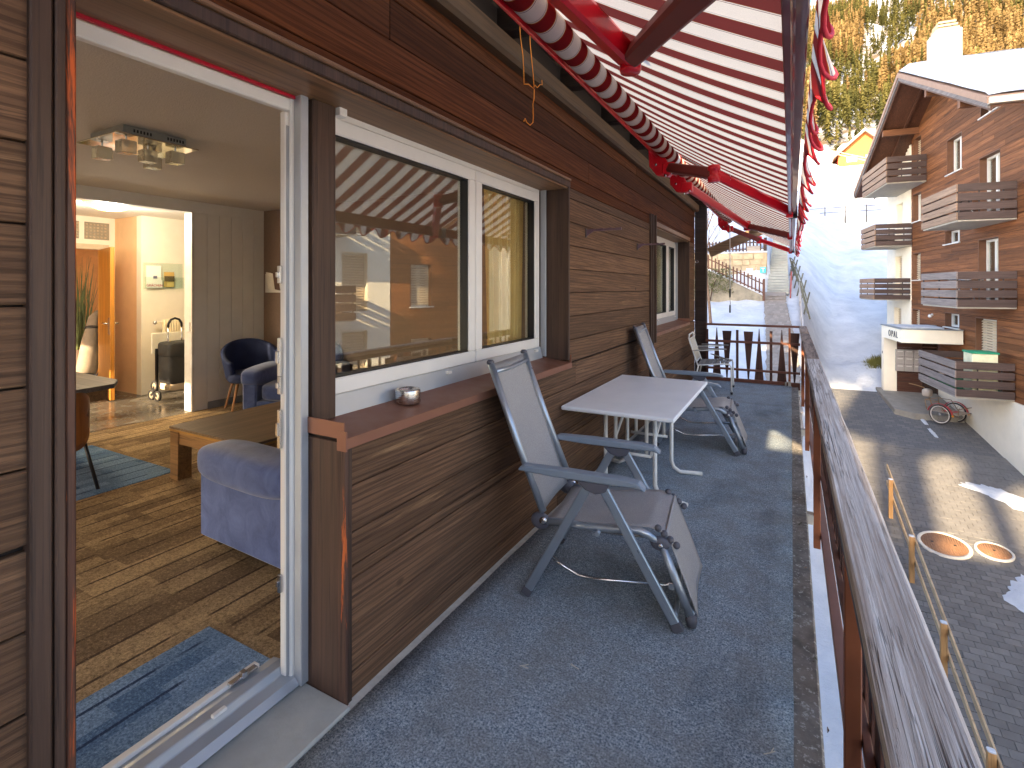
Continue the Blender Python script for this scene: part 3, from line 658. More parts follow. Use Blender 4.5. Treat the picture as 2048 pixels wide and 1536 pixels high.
def text(body, size, mat, parent, loc, rot, extr=0.002, name='lettering', sx=1.0):
    cu = bpy.data.curves.new(name, 'FONT'); cu.body = body; cu.size = size; cu.extrude = extr; cu.align_x = 'CENTER'; cu.align_y = 'CENTER'
    o = bpy.data.objects.new('tmp', cu); C.objects.link(o); dg = bpy.context.evaluated_depsgraph_get()
    me = bpy.data.meshes.new_from_object(o.evaluated_get(dg)); bpy.data.objects.remove(o)
    me.materials.clear(); me.materials.append(mat)
    ob = link(bpy.data.objects.new(name, me), parent); ob.location = Vector(loc) - wloc(parent) if parent else loc; ob.rotation_euler = rot; ob.scale = (sx, 1, 1)
    return ob
text('GRÄCHEN', 0.046, plain('red_print', (206, 40, 30), 0.6), t, (-8.133, 4.055, 1.60), (R(90), 0, R(90)), 0.001)
# radiator
t = thing('radiator', 'cream ribbed radiator under the brochure holder', 'radiator', (-8.1, 4.3, 0.6))
CRM = plain('cream_enamel', (232, 216, 180), 0.4, var=0.03)
for i in range(7): MB().tube([(-8.09, 4.16 + 0.036 * i, 0.5), (-8.09, 4.16 + 0.036 * i, 1.08), (-8.09, 4.16 + 0.036 * i, 1.1)], [0.018, 0.018, 0.008], 10, sy=2.2).build('rib', CRM, t)
MB().tube([(-8.09, 4.02, 1.06), (-8.09, 4.42, 1.06)], 0.010, 8).build('pipe', CRM, t); MB().sphere((-8.09, 4.04, 1.06), 0.028, 10).build('valve', STEEL, t)
# folded white board
t = thing('folding_board', 'white folding board leaning below the radiator', 'board', (-7.95, 4.2, HF))
MB().box(-7.97, -7.94, 3.92, 4.9, 0.62, 0.92).build('panel', plain('cream_board', (236, 228, 206), 0.5), t, 0.01); MB().box(-7.96, -7.945, 4.0, 4.8, 0.35, 0.62).build('shelf_panel', plain('grey_board', (168, 160, 148), 0.5), t)
for y in (3.96, 4.85): MB().box(-7.935, -7.90, y, y + 0.03, HF, 0.70).build('leg', BLACK, t)
# stair-climbing shopping trolley
t = thing('shopping_trolley', 'black cloth shopping trolley with three wheel stair climber', 'trolley', (-7.6, 4.0, HF))
m = MB(); rounded(m, -7.72, -7.42, 3.88, 4.36, 0.22, 0.80, 0.25); m.build('bag', plain('black_bag_cloth', (52, 50, 48), 0.75, var=0.2, bstr=0.3, bscale=18), t)
m = MB(); rounded(m, -7.735, -7.405, 3.87, 4.37, 0.60, 0.82, 0.3); m.build('flap', MATS['black_bag_cloth'], t)
m = MB(); rounded(m, -7.71, -7.43, 3.89, 4.35, 0.15, 0.26, 0.3); m.build('skirt', plain('beige_bag_hem', (190, 170, 146), 0.8), t)
for y in (3.95, 4.13): MB().tube([(-7.58, y, 0.7), (-7.58, y, 1.02)], 0.010, 8).build('handle_tube', STEEL, t)
MB().tube([(-7.58, 3.95, 1.02), (-7.58, 3.955, 1.07), (-7.58, 3.985, 1.12), (-7.58, 4.04, 1.14), (-7.58, 4.095, 1.12), (-7.58, 4.125, 1.07), (-7.58, 4.13, 1.02)], 0.016, 10).build('grip', BLACK, t)
RUB = plain('wheel_rubber', (34, 32, 32), 0.7)
for yy in (3.74, 4.44):
    for k in range(3):
        an = R(90 + 120 * k); cx, cz = -7.5 + 0.085 * math.cos(an), HF + 0.135 + 0.085 * math.sin(an)
        wv = MB().lathe([(0.05, yy - 0.015), (0.068, yy - 0.015), (0.072, yy), (0.068, yy + 0.015), (0.05, yy + 0.015)], 20, (cx, 0, cz), 'Y').build('wheel', RUB, t)
        MB().lathe([(0.001, yy - 0.010), (0.045, yy - 0.010), (0.05, yy), (0.045, yy + 0.010), (0.001, yy + 0.010)], 12, (cx, 0, cz), 'Y').build('rim', plain('wheel_rim', (150, 136, 118), 0.4), wv)
    s = MB()
    for k in range(3):
        an = R(90 + 120 * k); s.bar((-7.5, yy, HF + 0.135), (-7.5 + 0.085 * math.cos(an), yy, HF + 0.135 + 0.085 * math.sin(an)), 0.034, 0.03)
    s.build('wheel_spider', BLACK, t)
MB().tube([(-7.45, 4.1, HF), (-7.46, 4.1, 0.2)], 0.012, 8).build('prop', STEEL, t)
# ------------------------------------------------------------------ balcony railing
def rail_wood():
    s = N('weathered_grey_rail'); C3 = lambda a, b: s.coords((a, b, a), rand=False)
    g = s.noise(C3(110, 1.6), 1, 7, 0.7, 0.6); b = s.noise(C3(13, 0.8), 1, 6, 0.65, 1.2); p = s.noise(C3(70, 3.5), 1, 7, 0.75, 1.2); k = s.noise(C3(85, 0.9), 1, 3, 0.6, 0.5)
    col = s.mix(s.ramp(g, [(0.38, 0.0), (0.62, 1.0)]), lin((158, 142, 130)), lin((214, 206, 198)))
    col = s.mix(s.ramp(b, [(0.50, 0.0), (0.72, 0.55)]), col, lin((172, 152, 134)))
    col = s.mix(s.ramp(p, [(0.66, 0.0), (0.70, 0.7)]), col, lin((112, 94, 82)))
    cr = s.ramp(k, [(0.475, 0.0), (0.495, 1.0), (0.505, 1.0), (0.525, 0.0)])
    gate = s.ramp(s.noise(C3(6, 1.2), 1, 4, 0.6), [(0.5, 0.0), (0.6, 1.0)]); mk = s.n('ShaderNodeMath', operation='MULTIPLY'); s.l(cr, mk.inputs[0]); s.l(gate, mk.inputs[1])
    col = s.mix(mk.outputs[0], col, lin((70, 58, 52)))
    ad = s.n('ShaderNodeMath', operation='SUBTRACT'); s.l(g, ad.inputs[0]); s.l(mk.outputs[0], ad.inputs[1])
    sb = s.n('ShaderNodeMath', operation='SUBTRACT'); s.l(ad.outputs[0], sb.inputs[0]); s.l(s.ramp(p, [(0.62, 0.0), (0.70, 0.7)]), sb.inputs[1])
    s.bsdf(col, 0.85, 0, bump=sb.outputs[0], bstr=0.9, bdist=0.008, spec=0.25); return s.m
RAILW = rail_wood()
RAILB = wood('flaking_brown_rail', (150, 128, 112), (120, 98, 84), 'Y', 40, 4, 0.8, 0.9, 0.05, (78, 62, 54), 0.52, 0.05)
POST = plain('rust_brown_post', (142, 80, 46), 0.55, var=0.22, scale=4, bstr=0.1)
SLAT = wood('brown_baluster', (92, 58, 44), (68, 42, 34), 'Z', 30, 1.5, 0.6, 0.4, 0.2)
BRN = plain('brown_painted_rail', (104, 62, 46), 0.55, var=0.15)
BLUEG = plain('dark_flat_bar', (74, 78, 88), 0.5, 0.3)
rail = thing('balcony_railing', 'weathered wooden balcony railing with rust brown posts and tapered slats', 'railing', (0.16, 4.0, 0))
def plank(y0, y1, mat, x0=0.113, x1=0.216, z0=0.925, z1=0.962):
    rg = random.Random(int(y0 * 10))
    def fn(u, v):
        y = y0 + (y1 - y0) * v
        a = [(x0, z0), (x0, z1 - 0.006), (x0 + 0.006, z1), (x0 + 0.035, z1), (x0 + 0.068, z1), (x1 - 0.006, z1), (x1, z1 - 0.006), (x1, z0), (x0, z0)][int(round(u * 8))]
        n1 = noise.noise((a[0] * 60, y * 3, 1)) * 0.0025; n2 = noise.noise((a[0] * 40, y * 4, 7)) * 0.002
        return (a[0] + n1, y, a[1] + (n2 if a[1] > z0 else 0))
    m = MB().grid(fn, 8, int((y1 - y0) / 0.04), False)
    m.box(x0 + 0.002, x1 - 0.002, y0 + 0.0005, y0 + 0.004, z0, z1 - 0.003).box(x0 + 0.002, x1 - 0.002, y1 - 0.004, y1 - 0.0005, z0, z1 - 0.003)
    m.build('handrail_plank', mat, rail)
plank(-1.2, 5.05, RAILW); plank(5.053, 7.2, RAILB, z1=0.960); plank(7.205, 9.38, RAILB, z1=0.957)
MB().box(0.118, 0.124, -1.2, 9.30, 0.885, 0.924).build('flat_bar', BLUEG, rail)
PY = [-0.6, 1.86, 4.28, 6.78, 9.26]
for y in PY:
    p = MB().box(0.142, 0.186, y - 0.022, y + 0.022, -0.30, 0.924).build('post', POST, rail, 0.003)
    MB().box(0.100, 0.1415, y - 0.035, y + 0.035, -0.13, -0.06).build('bracket', plain('white_bracket', (196, 186, 170), 0.5), p, 0.003)
    MB().lathe([(0.001, 0.098), (0.008, 0.098), (0.008, 0.10), (0.001, 0.104)], 8, (0, y, 0.2), 'X').build('bolt', STEEL, p)
def tri(mbx, kind, c, w_, t0, t1, axis):
    """tapered slat: up = wide foot, down = wide head, bar = plain"""
    z0, z1 = (0.02, 0.86) if kind == 'bar' else (0.0, 0.84)
    if kind == 'up': p = [(c - w_, z0), (c + w_, z0), (c + 0.004, z1 + 0.05), (c - 0.004, z1 + 0.05)]
    elif kind == 'down': p = [(c - 0.006, z0), (c + 0.006, z0), (c + w_, z1), (c - w_, z1)]
    else: p = [(c - 0.020, z0), (c + 0.020, z0), (c + 0.020, z1), (c - 0.020, z1)]
    return mbx.prism(p, axis, t0, t1)
PAT = ['bar', 'up', 'down', 'bar', 'down', 'up', 'bar', 'up', 'down']
y = -1.0; i = 0
while y < 9.15:
    tri(MB(), PAT[i % 9], y, 0.066, 0.212, 0.230, 'X').build('slat', SLAT, rail, 0.002); y += 0.145; i += 1
for z in (0.205, 0.665): MB().box(0.1875, 0.2105, -1.2, 9.28, z - 0.017, z + 0.017).build('cross_rail', BRN, rail, 0.002)
MB().box(0.187, 0.236, -1.2, 9.28, -0.235, -0.19).build('bottom_rail', BRN, rail, 0.003)
# end panel across the balcony
YE = 9.30
xs = [-1.265, -1.11, -0.95, -0.79, -0.62, -0.46, -0.285, -0.13, 0.05]
for x, k in zip(xs, PAT):
    tri(MB(), k, x, 0.072, YE + 0.022, YE + 0.040, 'Y').build('slat', SLAT, rail, 0.002)
for z, h in ((0.205, 0.018), (0.665, 0.02), (0.945, 0.018)): MB().box(-1.285, 0.127, YE - 0.018, YE + 0.0205, z - h, z + h).build('cross_rail', BRN, rail, 0.003)
MB().box(-1.285, 0.127, YE - 0.02, YE + 0.02, -0.06, 0.055).build('bottom_board', BRN, rail, 0.003)
MB().box(-0.035, -0.005, YE - 0.045, YE - 0.019, -0.02, 0.925).build('post', POST, rail, 0.003)
MB().box(-0.085, -0.060, YE - 0.03, YE - 0.021, -0.02, 0.06).box(-0.04, 0.0, YE - 0.06, YE - 0.046, -0.02, 0.075).build('bracket', MATS['white_bracket'], rail)

# ------------------------------------------------------------------ awnings
def stripes():
    s = N('red_white_awning_cloth'); tc = s.n('ShaderNodeTexCoord'); sp = s.n('ShaderNodeSeparateXYZ'); s.l(tc.outputs['Object'], sp.inputs[0])
    mu = s.n('ShaderNodeMath', operation='MULTIPLY'); mu.inputs[1].default_value = 1 / 0.19; s.l(sp.outputs['Y'], mu.inputs[0])
    fr = s.n('ShaderNodeMath', operation='FRACT'); s.l(mu.outputs[0], fr.inputs[0])
    RD, WT, OR, MA = lin((150, 34, 38)), lin((232, 216, 208)), lin((226, 148, 62)), lin((96, 20, 44))
    col = s.ramp(fr.outputs[0], [(0.0, RD), (0.42, OR), (0.445, WT), (0.475, MA), (0.49, WT), (0.925, MA), (0.94, WT), (0.97, OR), (0.995, RD)], 'CONSTANT')
    v = s.coords((1, 1, 1), rand=False); f = s.noise(v, 260, 2, 0.6); g = s.noise(v, 3, 4, 0.6)
    col = s.mix(s.ramp(f, [(0.35, 0.16), (0.65, 0.0)]), col, (0.05, 0.03, 0.03))
    b = s.n('ShaderNodeBsdfDiffuse'); s.l(col, b.inputs[0]); tr = s.n('ShaderNodeBsdfTranslucent'); RT, WTT = (0.13, 0.035, 0.035), (0.70, 0.69, 0.67)
    s.l(s.ramp(fr.outputs[0], [(0.0, RT), (0.445, WTT), (0.475, RT), (0.49, WTT), (0.97, RT)], 'CONSTANT'), tr.inputs[0])
    mx = s.n('ShaderNodeMixShader'); mx.inputs[0].default_value = 0.36
    bp = s.n('ShaderNodeBump'); bp.inputs['Strength'].default_value = 0.15; bp.inputs['Distance'].default_value = 0.002; s.l(f, bp.inputs['Height']); s.l(bp.outputs[0], b.inputs['Normal'])
    s.l(b.outputs[0], mx.inputs[1]); s.l(tr.outputs[0], mx.inputs[2]); s.l(mx.outputs[0], s.o.inputs[0]); return s.m
CLOTH = stripes()
TUBX, TUBZ, BARX, BARZ = -0.93, 2.72, 0.0, 2.185
BARM = plain('maroon_bar_paint', (112, 26, 40), 0.3, var=0.06, coat=0.4)
PIPING = plain('red_piping', (196, 30, 48), 0.7)
MAROON = plain('maroon_arm_cover', (126, 52, 46), 0.6, var=0.08)
def zfab(x): return TUBZ + 0.066 + (BARZ + 0.04 - TUBZ - 0.066) * (x - TUBX) / (BARX - TUBX)
def awning(label, y0, y1, arms):
    a = thing('awning', label, 'awning', (TUBX, 0, TUBZ), 0, 'striped awnings over the balcony')
    n = int((y1 - y0) / 0.1)
    # cloth on the roller
    MB().lathe([(0.001, y0), (0.062, y0), (0.062, y1), (0.001, y1)], 28, (TUBX, 0, TUBZ), 'Y').build('roller_cloth', CLOTH, a)
    MB().lathe([(0.001, y0 - 0.03), (0.03, y0 - 0.03), (0.03, y1 + 0.03), (0.001, y1 + 0.03)], 12, (TUBX, 0, TUBZ), 'Y').build('roller', STEEL, a)
    def fn(u, v):
        x = TUBX + 0.01 + (BARX - TUBX - 0.01) * v; sag = -0.022 * math.sin(math.pi * v) - 0.004 * math.sin(v * 3.1) * math.sin(u * n * 0.9)
        return (x, y0 + (y1 - y0) * u, zfab(x) + sag)
    o = MB().grid(fn, n, 14).build('canopy', CLOTH, a, recalc=False)
    MB().box(TUBX - 0.075, TUBX - 0.060, y0, y1, TUBZ - 0.05, TUBZ + 0.085).box(TUBX - 0.06, TUBX + 0.03, y0, y1, TUBZ + 0.07, TUBZ + 0.084).build('back_profile', RED, a, 0.003)
    f = MB().prism([(-0.018, BARZ - 0.045), (0.002, BARZ - 0.052), (0.006, BARZ - 0.03), (0.034, BARZ - 0.03), (0.04, BARZ + 0.05), (-0.015, BARZ + 0.055)], 'Y', y0, y1)
    fb = f.build('front_bar', BARM, a, 0.003)
    for yy in (y0 - 0.006, y1): MB().box(-0.02, 0.045, yy, yy + 0.006, BARZ - 0.055, BARZ + 0.06).build('end_cap', BLACK, fb)
    # valance: wavy hem, slightly waving cloth
    sc = 0.235; k = int((y1 - y0) / sc); sc = (y1 - y0) / k; nn = k * 10
    def hem(t): return 0.095 + 0.075 * (0.5 - 0.5 * math.cos(2 * math.pi * t)) ** 0.8
    def xoff(y, d): return 0.052 + d * (0.16 + 0.10 * math.sin(y * 9.0) + 0.09 * math.sin(y * 26.7))
    def vf(u, v):
        y = y0 + (y1 - y0) * u; d = hem(u * k) * v
        return (xoff(y, d), y, BARZ + 0.045 - d)
    va = MB().grid(vf, nn, 4).build('valance', CLOTH, a, recalc=False)
    pts = []
    for i in range(nn + 1):
        u = i / nn; y = y0 + (y1 - y0) * u; d = hem(u * k); pts.append((xoff(y, d), y, BARZ + 0.045 - d))
    MB().tube(pts, 0.0055, 6).build('hem_piping', PIPING, va)
    for (sh, el, fe, m1, m2, wd) in arms:
        ar = MB().bar(sh, el, wd * 0.95, 0.078, (0.5, 0, 1)).build('upper_arm', m1, a, 0.012)
        fo = MB().bar(el, fe, wd * 0.8, 0.068, (0.5, 0, 1)).build('forearm', m2, a, 0.012)
        e = Vector(el); MB().lathe([(0.001, -0.06), (0.04, -0.06), (0.044, -0.05), (0.044, -0.022), (0.034, -0.02), (0.034, 0.02), (0.044, 0.022), (0.044, 0.05), (0.04, 0.06), (0.001, 0.06)], 16, e).build('elbow', RED, fo)
        MB().box(e.x - 0.034, e.x + 0.034, e.y - 0.012, e.y + 0.012, e.z - 0.012, e.z + 0.012).build('chain_link', STEEL, fo)
        s = Vector(sh)
        br = MB().prism([(-1.08, 2.94), (-1.02, 2.94), (-0.985, 2.78), (-0.90, 2.60), (-0.86, 2.545), (-0.90, 2.50), (-1.0, 2.52), (-1.06, 2.60)], 'Y', s.y - 0.035, s.y + 0.035)
        bo = br.build('bracket', RED, a, 0.006)
        MB().box(s.x - 0.05, s.x + 0.05, s.y - 0.05, s.y + 0.05, s.z - 0.055, s.z + 0.04).build('shoulder_joint', RED, bo, 0.008)
        for dx, dz in ((-0.10, 0.03), (-0.02, -0.07), (0.03, -0.05)): MB().lathe([(0.001, s.y - 0.062), (0.011, s.y - 0.062), (0.011, s.y - 0.045), (0.001, s.y - 0.045)], 8, (s.x + dx, 0, s.z + dz), 'Y').build('bolt', STEEL, bo)
        q = Vector(fe); MB().box(q.x - 0.03, q.x + 0.02, q.y - 0.03, q.y + 0.03, q.z - 0.045, q.z + 0.03).build('arm_end', RED, fo, 0.006)
    return a
awA = awning('near red and white striped awning above the first deck chair', -0.4, 4.66,
    [((-0.84, 0.15, 2.585), (-0.585, 2.10, 2.52), (-0.005, 0.9, 2.165), RED, MAROON, 0.095),
     ((-0.90, 4.42, 2.575), (-0.49, 3.96, 2.395), (-0.005, 4.55, 2.16), MAROON, RED, 0.085)])
awB = awning('far red and white striped awning towards the balcony end', 4.74, 9.42,
    [((-0.90, 5.28, 2.565), (-0.50, 7.3, 2.37), (-0.005, 6.65, 2.16), RED, MAROON, 0.085),
     ((-0.88, 9.12, 2.54), (-0.47, 9.55, 2.37), (-0.005, 9.36, 2.16), MAROON, RED, 0.075)])
q = MB().box(-0.27, -0.245, 4.265, 4.29, 2.285, 2.31)
MB().box(-0.42, -0.385, 4.03, 4.036, 2.352, 2.385).build('sticker', plain('white_sticker', (226, 230, 238), 0.5), awA)
MB().box(-0.412, -0.393, 4.027, 4.0295, 2.36, 2.377).build('sticker_print', plain('blue_print', (40, 90, 170), 0.5), awA)
# crank rod hooked on the awning
t = thing('awning_crank', 'white awning crank rod with dark grips hanging near the balcony end', 'crank', (-0.85, 8.79, 1.17))
MB().tube([(-0.85, 8.79, 2.52), (-0.85, 8.79, 1.545)], 0.007, 8).build('rod', WHITE, t)
MB().tube([(-0.85, 8.79, 1.545), (-0.85, 8.79, 1.42)], 0.013, 10).build('grip', BLACK, t)
MB().tube([(-0.85, 8.79, 1.42), (-0.85, 8.79, 1.38), (-0.842, 8.78, 1.33), (-0.85, 8.79, 1.29)], 0.005, 6).build('crank', STEEL, t)
MB().tube([(-0.85, 8.79, 1.29), (-0.85, 8.79, 1.17)], 0.013, 10).build('grip', BLACK, t)
MB().tube([(-0.85, 8.79, 2.52), (-0.855, 8.79, 2.56), (-0.88, 8.79, 2.575), (-0.9, 8.79, 2.55)], 0.005, 6).build('hook', STEEL, t)
# orange string
ORG = plain('orange_string', (240, 140, 30), 0.7)
t = thing('orange_string', 'orange string dangling from the eaves beside the awning roller', 'string', (-1.25, 2.45, 2.95))
MB().tube([(-1.25, 2.38, 3.1), (-1.25, 2.38, 2.93), (-1.25, 2.385, 2.89), (-1.25, 2.415, 2.80), (-1.25, 2.425, 2.72), (-1.25, 2.428, 2.66)], 0.0028, 6).build('strand', ORG, t)
MB().tube([(-1.25, 2.50, 3.1), (-1.25, 2.498, 2.95), (-1.25, 2.50, 2.90), (-1.25, 2.53, 2.78), (-1.25, 2.55, 2.68), (-1.25, 2.545, 2.67), (-1.25, 2.48, 2.672), (-1.25, 2.428, 2.655)], 0.0028, 6).build('strand', ORG, t)
MB().tube([(-1.25, 2.55, 2.68), (-1.25, 2.56, 2.695), (-1.25, 2.59, 2.69), (-1.25, 2.625, 2.72), (-1.25, 2.655, 2.73), (-1.25, 2.65, 2.755)], 0.0028, 6).build('loose_end', ORG, t)
MB().tube([(-1.25, 2.55, 2.67), (-1.25, 2.55, 2.62), (-1.25, 2.535, 2.58), (-1.25, 2.54, 2.52), (-1.25, 2.535, 2.48), (-1.25, 2.50, 2.455), (-1.25, 2.46, 2.46), (-1.25, 2.44, 2.475), (-1.25, 2.425, 2.455)], 0.0028, 6).build('loose_end', ORG, t)
# hooks on the wall
HK = plain('mauve_metal', (120, 96, 104), 0.5, 0.3)
for y, lab in ((3.97, 'short grey wall hook beside the near window'), (5.56, 'short grey wall hook before the far window')):
    t = thing('wall_hook', lab, 'hook', (WX, y, 2.02), 0, 'hooks along the wall boards')
    MB().box(WX + 0.004, WX + 0.014, y - 0.013, y + 0.013, 1.98, 2.05).build('plate', plain('dark_plate', (70, 62, 62), 0.5), t, 0.002)
    a = MB()
    for k in range(8): a.box(WX + 0.014 + k * 0.036, WX + 0.05 + k * 0.036, y - 0.008 - 0.002 * (k % 2), y + 0.008 + 0.002 * (k % 2), 2.028, 2.043 + 0.003 * (k % 2))
    a.prism([(WX + 0.014, 1.99), (WX + 0.075, 2.03), (WX + 0.014, 2.03)], 'Y', y - 0.006, y + 0.006)
    a.build('arm', HK, t)
t = thing('screw_eye', 'small steel screw eye in the end partition', 'screw eye', (-1.45, 9.38, 2.02))
MB().tube([(-1.44 + 0.025 * math.cos(a), 9.36, 2.02 + 0.025 * math.sin(a)) for a in [i * math.pi / 6 for i in range(12)]], 0.006, 6, closed=True).build('ring', STEEL, t); MB().tube([(-1.44, 9.39, 2.02), (-1.44, 9.37, 2.02)], 0.006, 6).build('shank', STEEL, t)

# ------------------------------------------------------------------ deck chairs
FR = metal('brushed_frame_aluminium', (168, 178, 188), 0.34, 0.75)
FRP = plain('grey_arm_plastic', (128, 140, 152), 0.42, var=0.06)
JNT = plain('dark_joint_plastic', (84, 84, 92), 0.5)
SLING = None
def sling():
    s = N('taupe_sling_mesh'); v = s.coords((1, 1, 1), rand=False); f = s.noise(v, 420, 2, 0.7); g = s.noise(v, 4, 4, 0.6)
    col = s.mix(s.ramp(f, [(0.35, 0.0), (0.65, 1.0)]), lin((128, 126, 126)), lin((178, 176, 174)))
    s.bsdf(col, s.ramp(g, [(0.3, 0.42), (0.7, 0.6)]), 0, bump=f, bstr=0.3, bdist=0.002, spec=0.4); return s.m
SLING = sling()
def deck_chair(label, loc, rz):
    c = thing('deck_chair', label, 'chair', loc, rz, 'grey reclining deck chairs on the balcony')
    B0, B1 = Vector((-0.30, 0, 0.40)), Vector((-0.585, 0, 1.16))          # back
    S1 = Vector((0.235, 0, 0.435)); K = Vector((0.30, 0, 0.40)); L1 = Vector((0.43, 0, 0.045))
    HW = 0.245
    def prof(t):
        # backrest
        return B1.lerp(B0, t)
    o = MB().grid(lambda u, v: tuple(B1.lerp(B0, u) + Vector((-0.012 * math.sin(math.pi * v) - (0.02 * math.sin(math.pi * v) if u < 0.02 else 0), (2 * v - 1) * (HW - 0.012), -0.012 * math.sin(math.pi * v) * (1 if u < .02 else 0)))), 16, 12).build('back_sling', SLING, c, world=False, recalc=False); o.modifiers.new('s', 'SOLIDIFY').thickness = 0.004
    for s in (-1, 1):
        st = MB().grid(lambda u, v: tuple(B1.lerp(B0, u) + Vector((0.008, s * (HW - 0.036 + 0.002 * v), 0.003))), 2, 1); st.build('seam', plain('pale_thread', (176, 164, 152), 0.7), o, world=False)
    def seatp(u):
        pts = [B0 + Vector((0.03, 0, -0.015)), Vector((-0.05, 0, 0.395)), Vector((0.12, 0, 0.418)), S1, K + Vector((0.015, 0, 0.02))]
        k = u * 4; i = min(3, int(k)); f = k - i; return pts[i].lerp(pts[i + 1], f)
    o = MB().grid(lambda u, v: tuple(seatp(u) + Vector((0, (2 * v - 1) * (HW - 0.005), -0.014 * math.sin(math.pi * v)))), 16, 10).build('seat_sling', SLING, c, world=False, recalc=False); o.modifiers.new('s', 'SOLIDIFY').thickness = 0.004
    L0 = K + Vector((-0.012, 0, 0.012))
    o = MB().grid(lambda u, v: tuple(L0.lerp(L1, u) + Vector((0.03, (2 * v - 1) * (HW - 0.012), 0.012)) + Vector((-0.014, 0, -0.008)) * math.sin(math.pi * v) * u), 12, 10).build('leg_sling', SLING, c, world=False, recalc=False); o.modifiers.new('s', 'SOLIDIFY').thickness = 0.004
    for s in (-1, 1):
        y = s * HW
        MB().tube([(B1.x, y, B1.z), (-0.44, y, 0.78), (B0.x + 0.01, y, B0.z + 0.02)], 0.019, 12).build('back_tube', FR, c, world=False)
        MB().lathe([(0.001, 0), (0.0195, 0), (0.021, 0.012), (0.014, 0.022), (0.001, 0.022)], 12, (B1.x - 0.003, y, B1.z)).build('tube_cap', JNT, c, world=False)
        MB().tube([(B0.x, y, 0.375), (-0.05, y, 0.385), (0.10, y, 0.40), (S1.x - 0.04, y, 0.41), (S1.x, y, 0.40), (K.x - 0.02, y, 0.375)], 0.019, 12).build('seat_tube', FR, c, world=False)
        MB().tube([(K.x, y, 0.36), (L1.x, y, L1.z)], 0.019, 12).build('leg_rest_tube', FR, c, world=False)
        MB().lathe([(0.001, -0.026), (0.022, -0.026), (0.026, 0), (0.022, 0.026), (0.001, 0.026)], 12, (L1.x, y, L1.z - 0.004)).build('foot_cap', JNT, c, world=False)
        j = MB(); j.sphere((0, 0, 0), 0.04, 8, (1, 1, 1)); j.v = [(x * 1.3 + B0.x - 0.005, yy * 0.62 + y, z * 1.1 + 0.372) for (x, yy, z) in j.v]
        j.build('back_joint', JNT, c, world=False)
        MB().lathe([(0.001, y + s * 0.02), (0.020, y + s * 0.02), (0.020, y + s * 0.033), (0.001, y + s * 0.033)], 12, (B0.x + 0.02, 0, 0.385), 'Y').build('adjuster', STEEL, c, world=False)
        j = MB(); j.sphere((0, 0, 0), 0.034, 8); j.v = [(x * 1.35 + K.x - 0.01, yy * 0.62 + y, z + 0.367) for (x, yy, z) in j.v]
        j.build('knee_joint', JNT, c, world=False)
        MB().lathe([(0.001, y + s * 0.018), (0.012, y + s * 0.018), (0.012, y + s * 0.026), (0.001, y + s * 0.026)], 10, (K.x - 0.005, 0, 0.365), 'Y').build('rivet', STEEL, c, world=False)
        for k in range(4): MB().sphere((K.x - 0.02 + k * 0.028, s * (HW - 0.012), 0.432 - k * 0.022), 0.017, 6).build('knee_hinge', JNT, c, world=False)
        ya = s * 0.292
        # arm rest
        ap = [(-0.40, 0.652), (-0.37, 0.668), (-0.15, 0.672), (0.12, 0.668), (0.20, 0.66), (0.235, 0.632), (0.228, 0.622), (0.19, 0.635), (0.05, 0.632), (-0.20, 0.632), (-0.40, 0.640)]
        MB().prism(ap, 'Y', ya - 0.03, ya + 0.03).build('armrest', FRP, c, 0.008, world=False)
        jn = MB(); jn.prism([(-0.10, 0.632), (0.065, 0.632), (0.045, 0.59), (-0.005, 0.575), (-0.055, 0.59)], 'Y', ya - 0.022, ya + 0.022); jn.build('arm_joint', JNT, c, 0.006, world=False)
        for nm, a, b in (('rear_leg', (-0.045, ya, 0.60), (-0.365, ya, 0.015)), ('front_leg', (0.035, ya, 0.60), (0.375, ya, 0.015))):
            l = MB().bar(a, b, 0.024, 0.046, (0, 0, 1)); lo = l.build(nm, FR, c, 0.005, world=False)
            a_, b_ = Vector(a), Vector(b); d = (b_ - a_).normalized(); u = Vector((0, 1, 0)).cross(d)
            for q in (-0.010, 0.0, 0.010): MB().bar(a_ + d * 0.03 + u * q + Vector((0, s * 0.0125, 0)), b_ - d * 0.03 + u * q + Vector((0, s * 0.0125, 0)), 0.0026, 0.004, u).build('rib', FR, lo, world=False)
            MB().bar(b_ - d * 0.03, b_ + d * 0.012, 0.028, 0.05, (0, 0, 1)).build('foot', JNT, lo, 0.003, world=False)
        MB().tube([(-0.235, s * 0.255, 0.20), (-0.18, s * 0.25, 0.165), (-0.10, s * 0.25, 0.135), (-0.02, s * 0.25, 0.135), (0.33, s * 0.235, 0.175)], 0.008, 8).build('strut', STEEL, c, world=False)
        MB().bar((-0.21, s * 0.265, 0.285), (-0.33, s * 0.265, 0.08), 0.012, 0.02).build('brace', FR, c, world=False)
        MB().box(0.325, 0.36, s * 0.235 - 0.008, s * 0.235 + 0.008, 0.155, 0.19).build('strut_clip', STEEL, c, 0.003, world=False)
    for nm, a in (('cross_tube', (-0.345, 0.05)), ('cross_tube', (0.36, 0.05)), ('cross_tube', (0.0, 0.375))):
        MB().tube([(a[0], -0.29, a[1]), (a[0], 0.29, a[1])], 0.012, 8).build(nm, FR, c, world=False)
    MB().tube([(L1.x, -HW, L1.z + 0.02), (L1.x, HW, L1.z + 0.02)], 0.014, 8).build('cross_tube', FR, c, world=False)
    MB().tube([(B1.x + 0.02, -HW, B1.z - 0.04), (B1.x + 0.005, 0, B1.z - 0.055), (B1.x + 0.02, HW, B1.z - 0.04)], 0.012, 8).build('cross_tube', FR, c, world=False)
    return c
deck_chair('grey reclining deck chair nearest the camera in front of the white table', (-0.855, 2.66, 0.0), R(6))
deck_chair('grey reclining deck chair behind the white table', (-0.83, 5.46, 0.0), R(4))

